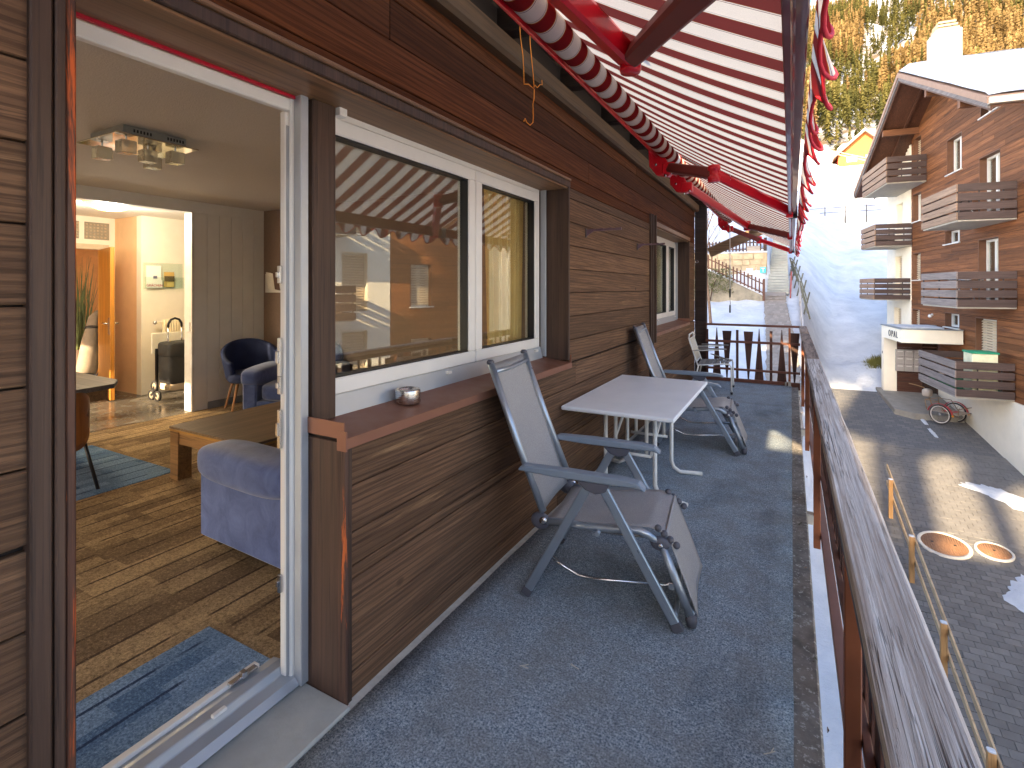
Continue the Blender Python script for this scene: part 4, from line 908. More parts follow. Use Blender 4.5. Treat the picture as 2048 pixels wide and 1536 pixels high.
# ------------------------------------------------------------------ white table
TW = plain('white_marbled_top', (246, 250, 250), 0.35, var=0.06, scale=3)
TL = plain('white_tube_paint', (228, 226, 218), 0.35, var=0.04)
t = thing('garden_table', 'white garden table with tubular legs between the two deck chairs', 'table', (-1.06, 4.18, 0))
MB().box(-1.462, -0.665, 3.42, 4.94, 0.685, 0.715).build('tabletop', TW, t, 0.008)
for yy in (3.86, 4.46):
    for x, sg in ((-1.27, -1), (-1.20, -1), (-0.96, 1), (-0.89, 1)):
        y2 = yy + (0.0)
        if x in (-1.27, -0.89):
            MB().tube([(x, y2, 0.683), (x, y2, 0.10), (x + sg * 0.02, y2, 0.05), (x + sg * 0.07, y2, 0.02), (x + sg * 0.24, y2 + 0.05 * (1 if yy > 4 else -1), 0.016)], 0.016, 12).build('leg', TL, t)
        else:
            MB().tube([(x, y2 + 0.03, 0.683), (x, y2 + 0.03, 0.30)], 0.014, 10).build('leg_tube', TL, t)
    MB().box(-1.30, -0.86, yy - 0.012, yy + 0.04, 0.66, 0.6845).build('leg_bracket', TL, t)
for x in (-1.235, -0.925): MB().bar((x, 3.88, 0.30), (x, 4.44, 0.64), 0.012, 0.03).build('brace', TL, t)
MB().tube([(-1.235, 3.87, 0.3), (-0.925, 3.87, 0.3)], 0.012, 8).build('stretcher', TL, t); MB().tube([(-1.235, 4.46, 0.3), (-0.925, 4.46, 0.3)], 0.012, 8).build('stretcher', TL, t)

# ------------------------------------------------------------------ old white slatted chair
OLDW = wood('worn_grey_slats', (150, 146, 140), (118, 114, 110), 'X', 26, 2, 0.8, 0.5, 0.12)
TAN = plain('cream_cord', (206, 190, 162), 0.7)
c = thing('slatted_chair', 'old white metal garden chair with loose grey slats at the balcony end', 'chair', (-1.05, 8.42, 0), R(3))
for s in (-1, 1):
    y = s * 0.30
    MB().tube([(0.27, y, 0.0), (0.265, y, 0.40), (0.24, y, 0.44), (0.15, y, 0.44), (-0.20, y, 0.40), (-0.33, y, 0.80), (-0.325, y * 0.9, 0.845), (-0.33, y * 0.5, 0.85)], 0.012, 10).build('side_tube', TL, c, world=False)
    MB().tube([(-0.19, y, 0.40), (-0.27, y, 0.0)], 0.012, 8).build('rear_leg', TL, c, world=False)
    MB().tube([(-0.26, y, 0.62), (0.10, y, 0.645)], 0.010, 8).build('arm_tube', TL, c, world=False)
    MB().box(-0.20, 0.20, y - 0.025, y + 0.025, 0.652, 0.668).build('armrest', OLDW, c, 0.004, world=False)
    MB().lathe([(0.001, 0), (0.017, 0), (0.017, 0.035), (0.001, 0.035)], 10, (0.27, y, 0)).build('foot', BLACK, c, world=False)
MB().tube([(-0.33, -0.27, 0.85), (-0.33, 0.27, 0.85)], 0.012, 8).build('top_tube', TL, c, world=False)
MB().tube([(-0.22, -0.3, 0.45), (-0.22, 0.3, 0.45)], 0.010, 8).build('cross_tube', TL, c, world=False); MB().tube([(-0.315, -0.3, 0.79), (-0.315, 0.3, 0.79)], 0.008, 8).build('cross_tube', TL, c, world=False)
for k in range(17):
    y = -0.27 + k * 0.03375; MB().tube([(-0.222, y, 0.45), (-0.315, y, 0.79)], 0.0065, 6).build('back_cord', TAN if k % 3 else TL, c, world=False)
for k in range(9):
    x = -0.18 + k * 0.05; a = random.Random(k).uniform(-0.05, 0.05) if k > 5 else 0
    m4 = Matrix.Translation((x, 0, 0.415 + 0.004 * k + (0.012 if k in (6, 7) else 0))) @ Matrix.Rotation(a * 3, 4, 'Z') @ Matrix.Rotation(a * 2, 4, 'X')
    MB().box(-0.021, 0.021, -0.29, 0.29, -0.006, 0.006, m4).build('seat_slat', OLDW, c, 0.002, world=False)
m4 = Matrix.Translation((0.10, 0.02, 0.50)) @ Matrix.Rotation(R(62), 4, 'Z') @ Matrix.Rotation(R(16), 4, 'Y')
MB().box(-0.24, 0.24, -0.025, 0.025, -0.006, 0.006, m4).build('loose_slat', OLDW, c, 0.002, world=False)

# ------------------------------------------------------------------ ashtray on the sill
t = thing('ashtray', 'round brushed steel ashtray on the copper window sill', 'ashtray', (-1.60, 1.90, 1.023))
MB().lathe([(0.001, 0), (0.056, 0), (0.060, 0.004), (0.060, 0.062), (0.058, 0.066), (0.048, 0.068), (0.040, 0.060), (0.036, 0.03), (0.001, 0.028)], 40).build('bowl', metal('brushed_ashtray_steel', (196, 192, 188), 0.24, 1.0, (3, 3, 60)), t, world=False)
# fluff and straw on the carpet
STRAW = plain('pale_straw', (206, 200, 184), 0.8)
rg = random.Random(11)
for (x, y, lab) in ((-0.78, 1.98, 'tiny pale twig on the carpet near the first deck chair'), (-0.06, 1.93, 'tiny pale crumb on the carpet by the concrete edge'), (-0.98, 1.88, 'thin pale straw on the carpet near the door step')):
    m = MB()
    for k in range(3):
        a = rg.uniform(0, 6.28); l_ = rg.uniform(0.008, 0.035); m.tube([(x, y, 0.004), (x + l_ * math.cos(a), y + l_ * math.sin(a), 0.008)], 0.0016, 5)
    tag(m.build('straw', STRAW), lab, 'litter')
# ------------------------------------------------------------------ terrain
def smooth(a, b, x):
    t = max(0.0, min(1.0, (x - a) / (b - a))); return t * t * (3 - 2 * t)
def zcourt(y): return -7.0 + 0.17 * y
def zleft(y):
    return -4.8 + 0.2 * y if y < 30 else 1.2 + 0.30 * (y - 30)
def zright(y):
    if y < 25.3: return zcourt(y) - 0.03
    if y < 58: return -2.72 + 0.32 * (y - 25.3)
    return -2.72 + 0.32 * 32.7 + 0.232 * (y - 58)
def zland(x, y):
    wl = smooth(0.35, 1.15 + max(0, (y - 25)) * 0.12, x)
    zl = zleft(y)
    if y < 17: zl = zl + (zcourt(y) - zl) * smooth(17, 10.5, y) if y > 10.5 else zcourt(y)
    # terrace behind the stone wall
    if y > 31.1 and x < -1.2: zl = max(zl, 3.46 + 0.33 * (y - 31.1))
    z = zl * (1 - wl) + zright(y) * wl
    if x > 7: z = z + 0.06 * (x - 7) * (0 if y < 40 else 1)
    if y > 25.6 or x < 0.3:
        k = 0.5 if y < 26.5 else 1.0
        amp = 0.16 + 0.022 * max(0, y - 25)
        z += k * amp * noise.noise((x * 0.35, y * 0.3, 2)) + k * 0.09 * noise.noise((x * 1.3, y * 1.1, 5)) + k * 0.05 * noise.noise((x * 3.1, y * 2.7, 8))
        # heaped snow at the edge of the courtyard
        if 25.6 < y < 30 and x > 0.8: z += 0.55 * math.exp(-((y - 26.9) / 0.8) ** 2) * (0.7 + 0.5 * noise.noise((x * 0.9, 3, 1))) * smooth(25.6, 26.3, y)
    return z
def snowmat():
    s = N('snow'); v = s.coords(rand=False); a = s.noise(v, 0.8, 8, 0.65); b = s.noise(v, 2.2, 8, 0.7)
    col = s.mix(s.ramp(a, [(0.35, 0.0), (0.7, 1.0)]), lin((186, 192, 200)), lin((214, 218, 223)))
    s.bsdf(col, 0.7, 0, bump=b, bstr=0.6, bdist=0.16, spec=0.2); return s.m
SNOW = snowmat()
def rng(a, b, st): return [a + st * i for i in range(int(round((b - a) / st)))]
XS = rng(-70, -9, 4.07) + rng(-9, 9, 0.3) + rng(9, 90, 4.5) + [90]
YS = rng(4, 44, 0.4) + rng(44, 190, 3.0) + [190]
vs = [(x, y, zland(x, y)) for x in XS for y in YS]; ny = len(YS)
fs = [(i * ny + j, (i + 1) * ny + j, (i + 1) * ny + j + 1, i * ny + j + 1) for i in range(len(XS) - 1) for j in range(ny - 1)]
tm = MB(); tm.add(vs, fs, True)
tag(tm.build('snow_slope', SNOW, recalc=False), kind='structure')
# ground behind the viewer (never in view, carries the houses that shade the yard)
tag(MB().add([(-70, -90, -7.0), (90, -90, -7.0), (90, 4.2, -6.33), (-70, 4.2, -6.33)], [(0, 1, 2, 3)]).build('village_ground', SNOW), kind='structure')

# ------------------------------------------------------------------ paved courtyard
def pave():
    s = N('grey_paving'); v = s.coords(rand=False); a = s.noise(v, 1.2, 7, 0.65); b = s.noise(v, 50, 4, 0.7)
    d = s.n('ShaderNodeTexBrick'); s.l(v, d.inputs['Vector']); d.offset = 0.5
    d.inputs['Color1'].default_value = (*lin((100, 100, 102)), 1); d.inputs['Color2'].default_value = (*lin((118, 116, 114)), 1); d.inputs['Mortar'].default_value = (*lin((80, 80, 82)), 1)
    s.val(d, Scale=1.0, Mortar_Size=0.006, Brick_Width=0.24, Row_Height=0.16)
    col = s.mix(s.ramp(a, [(0.35, 0.4), (0.7, 0.0)]), d.outputs[0], lin((82, 84, 88)))
    s.bsdf(col, 0.85, 0, bump=b, bstr=0.3, bdist=0.01); return s.m
PAVE = pave()
def stone(name, c):
    s = N(name); v = s.coords(); a = s.noise(v, 3, 5, 0.6); b = s.noise(v, 60, 4, 0.7)
    col = s.mix(s.ramp(a, [(0.3, 0.0), (0.7, 1.0)]), tuple(x * 0.8 for x in lin(c)), tuple(x * 1.12 for x in lin(c)))
    col = s.rand_tint(col, 0.16); s.bsdf(col, 0.85, 0, bump=b, bstr=0.35, bdist=0.008); return s.m
PAVER = stone('grey_paver', (108, 106, 104))
CX0, CX1 = 0.95, 7.6
court = tag(MB().add([(CX0, 6, zcourt(6)), (CX1, 6, zcourt(6)), (CX1, 25.6, zcourt(25.6)), (CX0, 25.6, zcourt(25.6))], [(0, 1, 2, 3)]).build('courtyard', PAVE), kind='structure')
PW, PL = 0.16, 0.24
tilt = math.atan(0.17)
pm = MB().box(-PL / 2 + 0.003, PL / 2 - 0.003, -PW / 2 + 0.0025, PW / 2 - 0.0025, -0.03, 0.0).mesh('paver', PAVER, bevel=0.004)
def inview(x, y):
    px = 1024 + 1024 * (x * 0.8781 + y * 0.4785) / (-x * 0.4785 + y * 0.8781); py = 575 - 1024 * (zcourt(y) - 1.57) / (-x * 0.4785 + y * 0.8781)
    return px, py
cells = []
MHS = [(3.12, 15.22, 0.50), (4.02, 15.32, 0.34)]
for j in range(int((20.5 - 8.5) / PW)):
    for i in range(int((CX1 - CX0) / PL)):
        x = CX0 + (i + 0.5 * (j % 2) + 0.25) * PL; y = 8.5 + j * PW
        px, py = inview(x, y)
        if px < 2075 and py < 1600 and px > 1600 + (py - 655) * 0.40 - 30:
            if all(math.hypot(x - a, y - b) > r + 0.06 for a, b, r in MHS): cells.append((x, y))
cells.sort(key=lambda c: c[1])
rg = random.Random(2)
for (x, y) in cells[:300]:
    o = link(bpy.data.objects.new('paver', pm), court); o.location = (x, y, zcourt(y) + 0.012 + rg.uniform(0, 0.006)); o.rotation_euler = (tilt + rg.uniform(-.008, .008), rg.uniform(-.008, .008), 0)
rest = MB()
for (x, y) in cells[300:]:
    z = zcourt(y) + 0.012 + rg.uniform(0, 0.006); a, b = PL / 2 - 0.004, PW / 2 - 0.003; dz = 0.17 * b
    tt = rg.uniform(-.002, .002)
    rest.add([(x - a, y - b, z - dz - tt), (x + a, y - b, z - dz + tt), (x + a, y + b, z + dz + tt), (x - a, y + b, z + dz - tt), (x - a, y - b, z - dz - 0.03), (x + a, y - b, z - dz - 0.03), (x + a, y + b, z + dz - 0.03), (x - a, y + b, z + dz - 0.03)],
             [(0, 1, 2, 3), (0, 4, 5, 1), (1, 5, 6, 2), (2, 6, 7, 3), (3, 7, 4, 0)])
tag(rest.build('paving_field', PAVER, court, recalc=False), kind='stuff')
# manhole covers
MHM = plain('rusty_cast_iron', (150, 112, 82), 0.6, 0.2, var=0.2, scale=12)
MHR = plain('pale_concrete_ring', (206, 200, 188), 0.8, var=0.1)
for n, (x, y, r) in enumerate(MHS):
    t = thing('manhole_cover', ('large ribbed round manhole cover with two lifting holes', 'small ribbed round manhole cover with one lifting hole')[n], 'manhole cover', (x, y, zcourt(y) + 0.018)); t.rotation_euler = (tilt, 0, 0)
    MB().lathe([(r * 0.86, 0.0), (r * 0.86, 0.022), (r * 0.98, 0.022), (r, 0.016), (r, -0.03)], 40).build('ring', MHR, t, world=False)
    MB().lathe([(0.001, 0.012), (r * 0.855, 0.012), (r * 0.855, 0.0)], 40).build('cover', MHM, t, world=False)
    k = int(r * 1.66 / 0.045)
    for i in range(k):
        xx = -r * 0.82 + (i + 0.5) * 0.045; h = math.sqrt(max(0, (r * 0.83) ** 2 - xx * xx))
        if h > 0.03: MB().box(xx - 0.012, xx + 0.012, -h, h, 0.012, 0.019).build('rib', MHM, t, world=False)
    for hx in ((-0.22, 0.2) if n == 0 else (0.0,)): MB().lathe([(0.001, 0.0205), (0.028, 0.0205)], 12, (hx, 0.02, 0)).build('lifting_hole', BLACK, t, world=False)
# melting snow patches on the paving
def patch(name, label, pts, h=0.05, seed=0):
    cx = sum(p[0] for p in pts) / len(pts); cy = sum(p[1] for p in pts) / len(pts); m = MB(); n = 64
    def edge(a):
        best = 0
        k = len(pts); f = (a / (2 * math.pi)) * k; i = int(f) % k; fr_ = f - int(f)
        x = pts[i][0] * (1 - fr_) + pts[(i + 1) % k][0] * fr_; y = pts[i][1] * (1 - fr_) + pts[(i + 1) % k][1] * fr_
        return x, y
    rings = [0.0, 0.4, 0.7, 0.88, 0.96, 1.0]; vs = []; fs = []
    for ri, rr_ in enumerate(rings):
        for i in range(n):
            a = 2 * math.pi * i / n; x, y = edge(a); w_ = 1 + (0.22 * noise.noise((math.cos(a) * 5 + seed, math.sin(a) * 5, 1)) + 0.10 * noise.noise((math.cos(a) * 16, math.sin(a) * 16, seed))) * rr_
            x = cx + (x - cx) * rr_ * w_; y = cy + (y - cy) * rr_ * w_
            vs.append((x, y, zcourt(y) + 0.017 + h * (1 - rr_ ** 3) * (1 + 0.5 * noise.noise((x * 5, y * 5, seed)))))
    for ri in range(len(rings) - 1):
        for i in range(n): fs.append((ri * n + i, ri * n + (i + 1) % n, (ri + 1) * n + (i + 1) % n, (ri + 1) * n + i))
    m.add(vs, fs, True); return tag(m.build(name, SNOW), label, 'snow')
patch('snow_patch', 'thin snow patch in the shade at the right edge of the courtyard', [(3.74, 13.75), (3.98, 13.1), (4.5, 12.7), (5.1, 13.3), (5.0, 14.5), (4.5, 14.85), (4.2, 14.55), (3.95, 14.2)], 0.05, 1)
patch('snow_patch', 'long narrow snow patch at the edge of the sunlit paving', [(4.05, 18.3), (4.5, 18.0), (5.0, 17.4), (5.7, 17.0), (6.0, 17.6), (5.4, 18.0), (4.9, 18.4), (4.5, 18.55)], 0.06, 4)
def strip(x0, y0, x1, y1, w_, lab, seed):
    dx, dy = x1 - x0, y1 - y0; L = math.hypot(dx, dy); ux, uy = -dy / L * w_, dx / L * w_
    patch('snow_streak', lab, [(x0 - ux, y0 - uy), (x0 + dx * .5 - ux * 1.4, y0 + dy * .5 - uy * 1.4), (x1 - ux, y1 - uy), (x1 + ux, y1 + uy), (x0 + dx * .5 + ux * 1.4, y0 + dy * .5 + uy * 1.4), (x0 + ux, y0 + uy)], 0.02, seed)
strip(3.98, 23.75, 4.06, 23.2, 0.03, 'first short white snow streak by the old cart', 1); strip(4.07, 23.0, 4.12, 22.4, 0.05, 'second white snow streak on the dark paving', 2); strip(4.12, 22.1, 4.2, 21.4, 0.045, 'third white snow streak on the dark paving', 3)
# low wooden site fence under the balcony
NEWW = wood('fresh_pale_timber', (214, 186, 148), (188, 156, 116), 'Y', 14, 1.2, 0.6, 0.2, 0.08)
NEWZ = wood('fresh_timber_post', (206, 160, 106), (176, 130, 82), 'Z', 14, 1.2, 0.6, 0.2, 0.08)
t = thing('timber_fence', 'low fence of pale new timber beside the courtyard', 'fence', (2.2, 12, zcourt(12)))
def fx_(y): return 2.28 - 0.012 * (y - 11)
for y in (8.9, 11.15, 13.6, 16.0):
    x = fx_(y); p = MB().box(x - 0.045, x + 0.045, y - 0.045, y + 0.045, zcourt(y) - 0.1, zcourt(y) + 0.98).build('post', NEWZ, t, 0.004)
    s = MB(); rounded(s, x - 0.047, x + 0.047, y - 0.047, y + 0.047, zcourt(y) + 0.975, zcourt(y) + 1.0, 0.5); s.build('snow_cap', SNOW, p)
for dz in (0.86, 0.42): MB().bar((fx_(6.5) + 0.07, 6.5, zcourt(6.5) + dz), (fx_(17) + 0.07, 17, zcourt(17) + dz), 0.03, 0.12).build('rail', NEWW, t, 0.004)

# ------------------------------------------------------------------ apartment house across the yard
OPA = Vector((5.71, 19.8, 0)); ORZ = R(96.26)
CREAM = plain('cream_render', (250, 240, 218), 0.85, var=0.04, scale=3, bstr=0.15, bscale=60)
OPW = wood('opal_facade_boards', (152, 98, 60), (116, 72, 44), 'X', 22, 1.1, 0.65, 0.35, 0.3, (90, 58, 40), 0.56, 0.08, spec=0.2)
OPS = wood('sunlit_tone_boards', (176, 112, 62), (146, 88, 48), 'X', 22, 1.1, 0.6, 0.35, 0.22, (140, 84, 46), 0.6, 0.08)  # lighter copy of the facade boards, sunlight put into the colour
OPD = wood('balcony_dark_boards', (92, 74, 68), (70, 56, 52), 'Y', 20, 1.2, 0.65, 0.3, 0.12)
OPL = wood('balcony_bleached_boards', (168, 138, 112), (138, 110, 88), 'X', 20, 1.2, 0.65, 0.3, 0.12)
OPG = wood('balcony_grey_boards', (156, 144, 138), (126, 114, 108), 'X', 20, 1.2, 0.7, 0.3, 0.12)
FASC = wood('grey_fascia', (140, 132, 130), (108, 100, 98), 'X', 16, 1, 0.7, 0.3, 0.1)
SOFB = wood('brown_soffit_boards', (112, 74, 54), (84, 54, 40), 'X', 20, 1, 0.6, 0.3, 0.1)
BEAM = wood('eave_beam', (140, 92, 60), (108, 70, 46), 'Y', 14, 1, 0.6, 0.3, 0.1)
REV = plain('brown_reveal', (110, 74, 52), 0.6, var=0.15)
SHUT = plain('cream_shutter', (216, 196, 166), 0.55, var=0.05)
CONS = plain('balcony_slab_concrete', (176, 170, 158), 0.85, var=0.1)
TRD = plain('brown_window_wood', (120, 72, 44), 0.5)
def opal_house(name, label, org, rz, PK, HALF, EZ, TW0, TW1, white, openings, balconies, z_base, z_plinth, lit=False, near_end=True):
    """t runs along the facade (away from the viewer), o outward, z up"""
    h = thing(name, label, 'building', org, rz)
    pitch = 0.47
    def rake(t): return EZ + pitch * HALF - pitch * abs(t - PK)
    def L(nm, mat, t0, t1, o0, o1, z0, z1, par=h, bev=0): return MB().box(t0, t1, o0, o1, z0, z1).build(nm, mat, par, bev, world=False)
    holes = [(a, b, c_, d) for (a, b, c_, d, k) in openings]
    wa, wb = white
    # boards of the timber part
    for (a, b, z0, z1) in clad(TW0, TW1, z_plinth, rake(PK) - 0.35, 0.165, holes, 3.2, lambda z: (PK - (rake(PK) - 0.27 - z) / pitch, PK + (rake(PK) - 0.27 - z) / pitch)):
        for (p, q) in ([(a, b)] if not (a < wa < b or a < wb < b) else [(a, min(b, wa)), (max(a, wb), b)]):
            p2, q2 = p, q
            if p2 >= wa and q2 <= wb: continue
            if q2 - p2 < 0.03: continue
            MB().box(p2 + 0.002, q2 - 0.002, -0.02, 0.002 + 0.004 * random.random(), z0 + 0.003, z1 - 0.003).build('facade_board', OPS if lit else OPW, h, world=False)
    wt = (TW0, wa) if wa > TW0 else (wb, TW1)
    core = MB()
    for (a, b, z0, z1) in cut_cells(TW0, TW1, z_plinth, EZ + 0.2, holes): core.box(a, b, -0.30, -0.021, z0, z1)
    top = [(TW0, EZ + 0.2), (TW1, EZ + 0.2), (min(TW1, PK + HALF), rake(min(TW1, PK + HALF)) - 0.4), (PK, rake(PK) - 0.4), (max(TW0, PK - HALF), rake(max(TW0, PK - HALF)) - 0.4)]
    hi = [x for x in holes if x[3] > EZ + 0.2]
    N_ = 40
    for i in range(N_):
        a = TW0 + (TW1 - TW0) * i / N_; b = TW0 + (TW1 - TW0) * (i + 1) / N_
        zt = min(rake(a), rake(b)) - 0.38
        if zt > EZ + 0.2:
            for (p, q, z0, z1) in cut_cells(a, b, EZ + 0.2, zt, hi): core.box(p, q, -0.30, -0.021, z0, z1)
    core.build('wall_core', plain('dark_wall_core', (40, 30, 24), 0.9), h, world=False)
    # rendered part
    wm = MB()
    for (a, b, z0, z1) in cut_cells(wa, wb, z_base, EZ + 0.3, holes): wm.box(a, b, -0.02, 0.03, z0, z1)
    for i in range(16):
        a = wa + (wb - wa) * i / 16; b = wa + (wb - wa) * (i + 1) / 16; zt = min(rake(a), rake(b)) - 0.36
        if zt > EZ + 0.3:
            for (p, q, z0, z1) in cut_cells(a, b, EZ + 0.3, zt, hi): wm.box(p, q, -0.02, 0.03, z0, z1)
    wm.build('rendered_wall', CREAM, h, world=False)
    L('plinth', CREAM, TW0, TW1, -0.3, 0.045, z_base, z_plinth - 0.004)
    L('end_wall', CREAM, TW0, TW0 + 0.2, -9, -0.31, z_base, EZ + 0.1); L('end_wall', CREAM, TW1 - 0.2, TW1, -9, -0.31, z_base, EZ + 0.1)
    # openings
    for (a, b, z0, z1, k) in openings:
        wood_side = not (a >= wa and b <= wb)
        r = MB(); D = -0.24
        r.box(a - 0.0, a + 0.025, D, 0.008, z0, z1); r.box(b - 0.025, b, D, 0.008, z0, z1); r.box(a + 0.025, b - 0.025, D, 0.008, z1 - 0.025, z1)
        r.box(a, b, -0.34, -0.30, z0, z1)
        ro = r.build('window', REV if wood_side else CREAM, h, world=False)
        s = MB(); s.box(a - 0.04, b + 0.04, -0.22, 0.07, z0 - 0.04, z0 - 0.001); s.build('sill', WHITE, ro, world=False)
        m_ = (a + b) / 2
        f = MB(); x0, x1 = a + 0.026, b - 0.026
        f.box(x0, x1, D - 0.02, D + 0.05, z1 - 0.10, z1 - 0.026); f.box(x0, x1, D - 0.02, D + 0.05, z0, z0 + 0.08); f.box(x0, x0 + 0.08, D - 0.02, D + 0.05, z0 + 0.08, z1 - 0.10); f.box(x1 - 0.08, x1, D - 0.02, D + 0.05, z0 + 0.08, z1 - 0.10); f.box(m_ - 0.06, m_ + 0.06, D - 0.02, D + 0.055, z0 + 0.08, z1 - 0.10)
        f.build('frame', WHITE if k != 'b' else TRD, ro, world=False)
        for (p, q) in ((x0 + 0.08, m_ - 0.06), (m_ + 0.06, x1 - 0.08)):
            if k in ('s', 'b'):
                n = max(2, int((z1 - z0) / 0.09))
                for i in range(n):
                    zz = z0 + 0.05 + (z1 - z0 - 0.12) * i / n
                    MB().prism([(D + 0.06, zz), (D + 0.105, zz + 0.012), (D + 0.105, zz + 0.03), (D + 0.06, zz + (z1 - z0 - 0.12) / n * 0.86)], 'X', p - 0.06, q + 0.06).build('shutter_slat', SHUT, ro, world=False)
            else:
                MB().box(p, q, D - 0.005, D + 0.005, z0 + 0.08, z1 - 0.10).build('pane', PANE2, ro, world=False)
        if k in ('w', 'c'): L('curtain', plain('window_curtain_white', (220, 214, 204), 0.9), a + 0.05, m_, -0.298, -0.29, z0, z1, ro)
    # balconies
    for (a, b, dep, z0, z1, fm, items) in balconies:
        bo = L('balcony', CONS, a + 0.05, b - 0.05, 0.02, dep - 0.04, z0 - 0.02, z0 + 0.12, h)
        nb = 4; hh = (z1 - z0) / nb
        for i in range(nb):
            za, zb = z0 + hh * i + 0.025, z0 + hh * (i + 1) - 0.03
            L('front_board', fm, a, b, dep - 0.035, dep, za, zb, bo, 0.004)
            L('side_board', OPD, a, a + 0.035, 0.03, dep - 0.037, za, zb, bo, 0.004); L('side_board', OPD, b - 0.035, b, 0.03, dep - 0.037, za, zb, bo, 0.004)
        for tt in (a + 0.07, (a + b) / 2, b - 0.09): L('post', plain('dark_steel_post', (60, 54, 52), 0.5, 0.4), tt, tt + 0.03, dep - 0.07, dep - 0.038, z0 + 0.12, z1 - 0.05, bo)
        for oo in (0.3, dep * 0.6): L('post', MATS['dark_steel_post'], a + 0.038, a + 0.07, oo, oo + 0.03, z0 + 0.12, z1 - 0.05, bo)
    # roof: two slopes with snow, fascia, soffit boards, rafters, purlins
    OV = 1.40; BACK = -11.0
    for sg in (-1, 1):
        e = PK + sg * (HALF + 0.0)
        def q(t, dz): return (t, rake(t) + dz)
        MB().prism([q(PK, -0.34), q(e, -0.34), q(e, -0.22), q(PK, -0.22)], 'Y', BACK, OV - 0.06).build('soffit', SOFB, h, world=False)
        MB().prism([q(PK, -0.34), q(e, -0.34), q(e, -0.03), q(PK, -0.03)], 'Y', OV - 0.055, OV).build('fascia', FASC, h, world=False)
        MB().prism([q(PK, -0.42), q(e, -0.42), q(e, -0.32), q(PK, -0.32)], 'Y', OV - 0.10, OV - 0.056).build('barge_board', SOFB, h, world=False)
        MB().prism([q(PK, -0.21), q(e + sg * 0.05, -0.21), q(e + sg * 0.05, -0.02), q(PK, -0.02)], 'Y', BACK, OV + 0.03).build('roof', plain('roof_edge_sheet', (150, 120, 100), 0.6), h, world=False)
        sn = MB()
        def sf(u, v, sg=sg, e=e):
            t = PK + (e - PK) * u; o_ = BACK + (OV - 0.02 - BACK) * v; th = 0.30 + 0.05 * noise.noise((t * 0.8, o_ * 0.8, sg)) 
            th *= smooth(0, 0.02, 1 - u) * 0.85 + 0.15; th *= smooth(0, 0.03, 1 - v) * 0.8 + 0.2
            return (t, o_, rake(t) - 0.01 + th)
        sn.grid(sf, 40, 40); sn.build('roof_snow', SNOW, h, world=False, recalc=False)
        for fr_ in (0.35, 0.72):
            tt = PK + (e - PK) * fr_; L('purlin', BEAM, tt - 0.09, tt + 0.09, -0.3, OV - 0.10, rake(tt) - 0.66, rake(tt) - 0.40)
        for oo in (0.45,): MB().prism([q(PK, -0.44), q(e, -0.44), q(e, -0.345), q(PK, -0.345)], 'Y', oo, oo + 0.09).build('rafter', SOFB, h, world=False)
        L('gutter', plain('gutter_sheet', (196, 186, 170), 0.5, 0.3), min(e, e + sg * 0.14), max(e, e + sg * 0.14), BACK, OV, rake(e) - 0.26, rake(e) - 0.10)
    return h, L, rake
ops = [(1.0, 2.3, 7.1, 7.9, 'w'), (3.70, 5.0, 5.78, 7.1, 'w'), (1.0, 2.4, 3.68, 5.82, 'w'), (7.72, 8.62, 6.1, 8.1, 'b'), (3.85, 5.2, 3.2, 3.72, 'w'), (1.1, 2.45, 1.05, 3.15, 'w'), (1.2, 2.65, -1.58, 0.58, 's'),
       (7.7, 8.74, 4.45, 5.68, 'w'), (7.76, 8.76, 1.9, 3.08, 's'), (7.87, 8.78, -0.5, 0.62, 's'), (10.0, 10.95, 3.6, 5.58, 'w'), (10.12, 11.15, 1.15, 3.08, 's'), (10.25, 11.35, -0.9, 0.62, 's'), (3.9, 5.2, 0.1, 0.63, 'w')]
bal = [(-0.02, 2.87, 1.42, 3.55, 4.66, OPL, 0), (-0.02, 2.89, 1.42, 0.97, 2.07, OPG, 0), (0.08, 3.14, 1.42, -1.70, -0.60, OPG, 0), (8.75, 11.25, 1.42, 3.44, 4.47, OPL, 0), (8.95, 11.55, 1.42, 1.01, 2.02, OPL, 0), (7.0, 11.0, 1.42, 5.98, 7.12, OPL, 0)]
op, L, rake = opal_house('apartment_house', 'brown timber and cream apartment house with slatted balconies across the courtyard', OPA, ORZ, 5.45, 7.35, 6.62, -1.85, 12.5, (8.92, 12.5), ops, bal, -6.5, -1.74)
# chimney
ch = L('chimney', CREAM, 5.0, 5.9, -0.45, 0.35, 9.6, 11.3)
for k in range(3): L('chimney_cap', plain('chimney_sheet', (210, 186, 140), 0.5, 0.3), 5.05 + 0.04 * k, 5.85 - 0.04 * k, -0.40 + 0.04 * k, 0.30 - 0.04 * k, 11.32 + 0.14 * k, 11.40 + 0.14 * k, ch)
L('chimney_band', plain('dark_band', (90, 84, 80), 0.6), 5.42, 5.48, 0.352, 0.36, 10.3, 11.3, ch)
